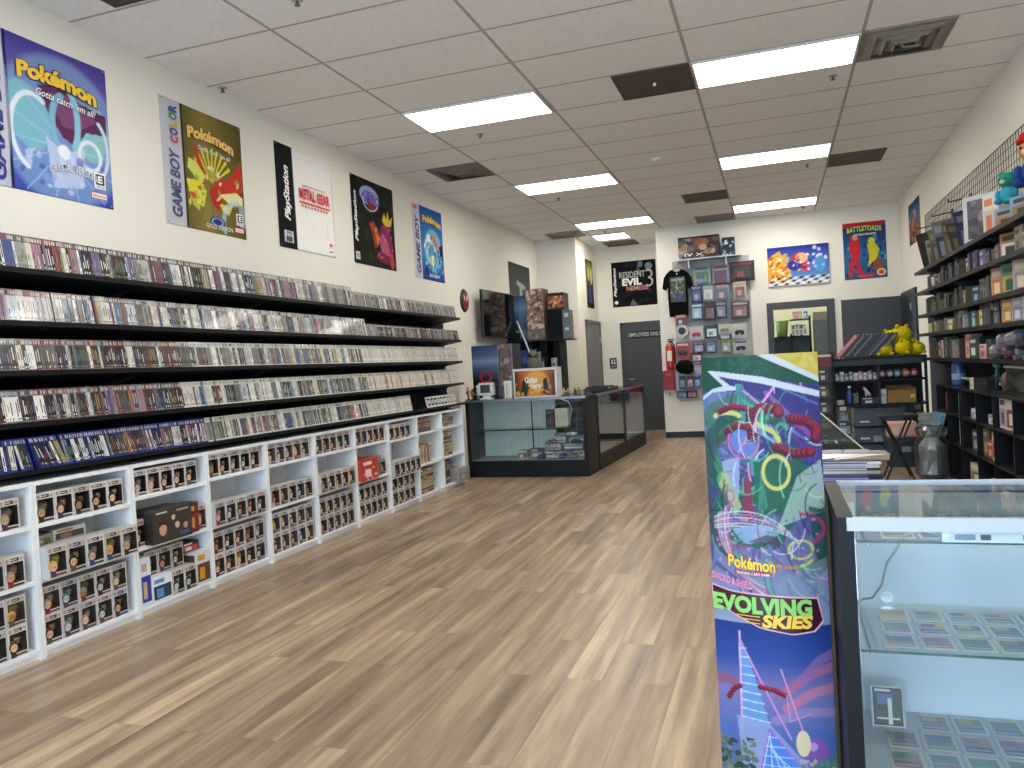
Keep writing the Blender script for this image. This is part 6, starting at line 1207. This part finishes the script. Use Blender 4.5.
# on the table level
bt = thing('water_bottle', 'blue water bottle on the storage rack table top', 'bottle', (.83, 10.36, .663)); MB().lathe([(.034, 0), (.036, .02), (.036, .14), (.02, .18), (.016, .2)], n=16).build('bottle', mat('blue_plastic', '2c4c8c', rough=.2), bt, smooth=True); MB().lathe([(.018, .2), (.018, .225)], n=12).build('cap', WHITE, bt)
t = thing('tape_roll', 'white roll on the left of the storage rack table top', 'tape roll', (.73, 10.38, .663)); MB().lathe([(.045, 0), (.045, .055)], n=18, col='c8c0b4').build('roll', VC, t); MB().lathe([(.02, .055), (.02, .056)], n=14, col='5c5048').build('core', VC, t)
carton('navy_box', 'navy box with white marks on the rack table top', 'box', (.96, 10.33, .663), (.19, .18, .08), ('10142c', '1c2448', 'c8ccd8'))
carton('white_box', 'upright white ridged box on the rack table top', 'box', (1.16, 10.34, .663), (.075, .12, .17), ('c8ccc8', 'b0b8b4', 'd8dcd8'))
carton('brown_box', 'small upright brown boxes left of the bottle', 'box', (.88, 10.5, .663), (.06, .08, .13), ('6c6454', '8c8064', 'a89c80'))
t = thing('cardboard_box', 'open cardboard box on the right of the rack table top', 'cardboard box', (1.24, 10.33, .663)); kb = mat('kraft_cardboard', '9c7c4c', rough=.85); MB().box(0, .32, 0, .008, 0, .15).box(0, .32, .24, .248, 0, .15).box(0, .008, 0, .24, 0, .15).box(.312, .32, 0, .24, 0, .15).box(0, .32, 0, .24, 0, .006).build('box_walls', kb, t)
MB().add([(0, 0, .15), (.32, 0, .15), (.3, -.04, .19), (.02, -.04, .17)], [(0, 1, 2, 3)]).build('flap', kb, t); MB().add([(0, .248, .15), (.32, .248, .15), (.3, .27, .2), (.02, .27, .2)], [(0, 1, 2, 3)]).build('flap', kb, t); B(.25, .3, -.002, 0, .06, .1, 'e0c840').build('sticker', VC, t)
t = thing('red_pencil_box', 'open red and white paper box on the rack table top', 'box', (1.06, 10.42, .745)); mb = MB(); mb.M = Matrix.Rotation(R(-35), 4, 'Y'); mb.box(0, .03, 0, .1, 0, .14, 'c06064').box(0, .03, -.001, 0, .02, .12, 'dcd8d4'); mb.build('box', VC, t); MB().box(-.05, -.03, 0, .08, 0, .1, 'b8b0ac').build('flap', VC, t)
# drawers under the rack
DRM = mat('smoky_plastic', '4c5564', rough=.25, spec=.6)
dw = thing('plastic_drawer_tower', 'wide smoky grey plastic drawer unit under the storage rack', 'drawer unit', (.86, 10.22, 0)); 
for k, (z0, z1) in enumerate(((0, .19), (.2, .39), (.4, .62))):
    f = B(0, .56, 0, .4, z0+.004, z1-.006).build('drawer', DRM, dw, bevel=.01); B(.06, .16, -.012, 0, z0+.05, z0+.07, 'b8bcc4').build('handle', VC, f); B(.0, .56, -.006, 0, z1-.03, z1-.01, '2c323c').build('drawer_lip', VC, f)
B(.2, .42, -.008, -.001, .22, .29, '8c8e8c').build('label_sheet', VC, dw)
for k, (x, z, w_, h_, cc, lb) in enumerate(((.69, 0, .13, .3, ('3c4048', '5c6470', '8c9098'), 'grey box standing on the floor left of the drawers'), (.69, .301, .13, .16, ('24344c', '8ca0b4', 'c8d0d8'), 'blue and white box stacked left of the drawers'), (.70, .463, .1, .12, ('5c6060', '8c908c', 'a8acb0'), 'small grey box under the rack, topmost left of the drawers'))):
    carton('small_box', lb, 'box', (x, 10.3, z), (w_, .2, h_), cc)
t = thing('red_toy_bag', 'red bag with a yellow edge on the floor by the drawers', 'bag', (.80, 10.05, 0)); MB().ball((0, 0, .1), (.06, .06, .1), 12, '7c1c20').build('bag', VC, t, smooth=True); MB().box(-.03, .03, -.062, -.05, .08, .16, '8c8448').build('label_patch', VC, t)
# tote in front, lids, pink packs
tt = thing('storage_tote', 'dark blue grey lidded tote in front of the drawers', 'tote', (1.12, 9.55, 0)); TM = mat('tote_plastic', '2c3442', rough=.4)
MB().prism([(0.02, 0), (.36, 0), (.38, .3), (0, .3)], 1, 0, .34).build('tote_body', TM, tt, bevel=.01); B(-.01, .39, -.01, .35, .3, .325).build('lid', TM, tt, bevel=.006); MB().box(.15, .24, -.004, .0, .17, .23, '8c9498').build('label', VC, tt)
t = thing('pink_pack', 'pale pink wrapped pack on the dark tote', 'pack', (1.14, 9.6, .326)); MB().box(0, .3, 0, .2, 0, .17, 'd8a898').build('pack', VC, t, bevel=.02); MB().box(.05, .12, -.002, 0, .03, .12, 'e0c8b8').build('label', VC, t)
for k in range(4):
    t = thing('lid_stack_tray', 'white tray in the stack right of the dark tote, %s from the floor' % nth(k+1), 'tray', (1.52, 9.75, .3 + .065*k if k else .3)); B(0, .3, 0, .3, 0, .055, 'b8b8b4').build('tray', VC, t, bevel=.006); B(-.01, .31, -.01, .31, .05, .064, 'a0a4a4').build('rim', VC, t)
t = thing('storage_tote', 'grey tote under the white trays', 'tote', (1.51, 9.74, 0)); B(0, .32, 0, .32, 0, .28).build('tote_body', DRM, t, bevel=.01); B(-.01, .33, -.01, .33, .28, .299).build('lid', DRM, t)
ld = thing('tote_lid', 'blue green plastic lid leaning on its edge beside the clear bag', 'lid', (1.42, 8.98, .0), R(12)); mb = MB(); mb.M = Matrix.Rotation(R(18), 4, 'Y'); mb.box(0, .02, 0, .3, 0.01, .66); mb.build('lid_panel', mat('teal_plastic', '5c8494', rough=.4), ld, bevel=.006); mb = MB(); mb.M = Matrix.Rotation(R(18), 4, 'Y'); mb.box(-.012, .0, .02, .28, .04, .63); mb.build('raised_panel', MATS['teal_plastic'], ld)
bgm = glass('bag_film', 'd8dcdc', .14, .25)
bg_ = thing('clear_bag', 'large clear plastic bag standing on the floor by the cubby unit', 'plastic bag', (1.43, 8.75, 0)); vs = []
g = random.Random(2); prof = [(.1, 0), (.15, .05), (.14, .18), (.16, .3), (.13, .42), (.15, .5), (.1, .53)]
mb = MB(); mb.lathe(prof, n=22); mb.v = [(x + g.uniform(-.012, .012), y + g.uniform(-.012, .012), z + (g.uniform(-.01, .01) if z > .01 else 0)) for x, y, z in mb.v]; mb.build('bag_film', bgm, bg_)
MB().lathe([(.08, .005), (.12, .05), (.11, .2), (.12, .33), (.06, .4)], n=14, col='a8acb0').ball((.02, -.04, .3), (.08, .07, .08), 10, '7c88a8').build('contents', VC, bg_)
st_ = thing('folding_stool', 'black folding stool standing in front of the dark tote', 'stool', (1.12, 8.72, 0)); B(-.17, .17, -.15, .15, .63, .655).build('seat', BLACK, st_, bevel=.008)
for y_ in (-.13, .13):
    MB().tube([(-.13, y_, .63), (.0, y_*.95, .32), (.13, y_*1.05, 0)], .01, 8).build('leg', BLACK, st_); MB().tube([(.13, y_*.9, .63), (.0, y_*.9, .32), (-.13, y_*.9, 0)], .01, 8).build('leg', BLACK, st_)
MB().tube([(-.1, -.13, .08), (-.1, .13, .08)], .008, 8).build('stretcher', BLACK, st_); MB().tube([(.1, -.13, .08), (.1, .13, .08)], .008, 8).build('stretcher', BLACK, st_)
t = thing('black_cushion', 'black bag lying on the floor side of the rack table', 'bag', (1.5, 10.12, .5)); MB().ball((0, 0, 0), (.13, .08, .1), 14).build('bag', mat('black_fabric', '0e0f11', rough=.9), t, smooth=True); MB().tube([(0, 0, .09), (0, .1, .13), (0, .18, .15)], .008, 6).build('strap', MATS['black_fabric'], t)
ch = thing('display_stand', 'tall dark red display stand left of the storage rack', 'display stand', (.45, 9.98, 0)); MR = 'a8'
B(0, .17, .1, .4, 0, 1.26, '3c1018').build('cabinet', VC, ch); B(-.002, .172, .09, .4, 1.26, 1.285, 'c0bcbc').build('white_cap', VC, ch); B(0, .17, .09, .1, 1.14, 1.26, '6c101c').build('header_panel', VC, ch)
for k in range(5): 
    z = .2 + .19*k; B(0, .17, 0.0, .1, z, z+.01, '4c1820').build('shelf', VC, ch); carton('collectible_box', 'dark boxed collectible on the red display stand, %s shelf from the bottom' % nth(k+1), 'box', (.475, 10.0, z+.011), (.11, .07, .14), (['241c24', '5c4434', '24242c', '343028', '2c2430'][k], ['3c4438', 'a87c60', '4c4438', '4c5840', '3c3440'][k], 'b8b89c'))
# stand with magazines in front, and a glass fronted wedge
mt = thing('low_table', 'low black table carrying the magazine stack behind the front case', 'table', (-.05, 4.5, 0)); B(0, .58, 0, .75, .46, .49).build('table_top', BLK2, mt)
for x in (.02, .53):
    for y_ in (.02, .7): B(x, x+.03, y_, y_+.03, 0, .46).build('leg', BLK2, mt)
g = random.Random(6); z = .491
for k in range(15):
    cc = ['24346c', '3c4c8c', '181c2c', '2c3c78', '6c7090', '8c2c44', '303858', '2c3464', 'a8a8b4', '24284c', '3c2c34', 'b8b4b0', '2c2c34', 'c8c8cc', 'd8d8dc'][k]
    h = g.uniform(.012, .02); t = tag(B(-.27, .27, -.14, .14, 0, h-.001, cc).box(-.26, .2, -.141, -.14, h*.2, h*.7, g.choice(['8c98c8', 'c8ccd8', '4c5c9c', 'b85868'])).build('magazine', VCG), 'magazine in the stack behind the front case, %s from the bottom' % nth(k+1), 'magazine', 'magazines stacked behind the front case'); t.location = (.24 + g.uniform(-.015, .015), 4.72, z); t.rotation_euler = (0, 0, g.uniform(-.05, .05)); z += h
for k in range(3):
    t = thing('crumpled_wrapper', 'crinkled silver wrapped pack on the magazine stack, %s of three' % nth(k+1), 'wrapped pack', (.12 + .14*k, 4.68, z + .003)); mb = MB(); 
    mb.box(-.13, .13, -.1, .1, 0, .03); mb.v = [(x + g.uniform(-.02, .02), y + g.uniform(-.02, .02), zz + g.uniform(0, .012)) for x, y, zz in mb.v]; mb.build('pack', mat('silver_film', 'c8c4c0', rough=.25, metal=.6), t); MB().box(-.06, .06, -.05, .05, .036, .045, 'a8a4a8').build('label', VC, t)
tri = thing('glass_wedge', 'triangular greenish glass end of a sloped stand behind the magazines', 'glass panel', (.12, 4.95, .49)); MB().prism([(0, 0), (.42, 0), (.42, .18), (.04, .55), (0, .57)], 1, 0, .008).build('glass_pane', glass('green_glass', 'b4c4bc', .12), tri); MB().tube([(0, 0, .57), (.04, 0, .55), (.42, 0, .18)], .005, 6, 'b8c4b8').build('polished_edge', VC, tri)

# ------------------------------------------------------------ things in the back office seen through the opening
of = thing('office_shelf', 'black shelving in the back office seen through the opening', 'shelving', (-.1, 15.5, 0)); 
for x in (0, .38, .72): B(x, x+.025, 0, .35, 0, 1.68 if x < .5 else 2.0).build('upright_panel', BLK2, of)
for z in (.8, 1.25, 1.62): B(0, .4, 0, .35, z, z+.02).build('shelf', BLK2, of)
B(.38, .74, 0, .35, 1.62, 1.64).build('shelf', BLK2, of); B(.38, .74, 0, .35, 1.93, 1.95).build('shelf', BLK2, of); B(.0, .72, .33, .35, .8, 1.62, '3a3c3c').build('back_panel', VC, of)
t = thing('green_bin', 'green ribbed bin on the office shelving', 'bin', (.14, 15.66, 1.64)); MB().lathe([(.09, 0), (.115, .28), (.12, .29)], n=20).build('bin', mat('green_plastic', '8ca04c', rough=.5), t, smooth=True); MB().lathe([(.125, .285), (.125, .3)], n=20, col='7c9040').build('rim', VC, t)
carton('pink_box', 'pink box on the top office shelf', 'box', (.34, 15.55, 1.951), (.16, .2, .14), ('b08c80', 'c09c90', 'a87c70'))
carton('blue_white_box', 'tall blue and white box on the top office shelf', 'box', (.53, 15.55, 1.951), (.07, .1, .2), ('b8c8d4', '3c6c9c', 'd8dce0'))
for k in range(4): carton('office_binder', 'upright item on the middle office shelf, %s from left' % nth(k+1), 'binder', (.31 + .07*k, 15.55, 1.641), (.055, .2, .2 + .02*(k % 2)), (['3c4c44', '8c8c88', '2c3034', 'd8d8d0'][k], 'a8a8a4', '5c6460'))
carton('white_papers', 'pile of white papers on the lower office shelf', 'papers', (0, 15.52, 1.271), (.3, .25, .06), ('c8c4c0', 'b8a8a4', 'd8d4d0'))
t = thing('office_cabinet', 'tall grey cabinet in the back office', 'cabinet', (.68, 15.2, 0)); B(0, .5, 0, .4, 0, 1.9).build('cabinet_body', mat('cabinet_grey', '4c4e4c', rough=.5), t); B(.01, .49, -.012, 0, .02, 1.88).build('cabinet_door', MATS['cabinet_grey'], t); B(0.0, .36, 0, .3, 1.901, 2.04, '6c6850').build('box_on_top', VC, t)
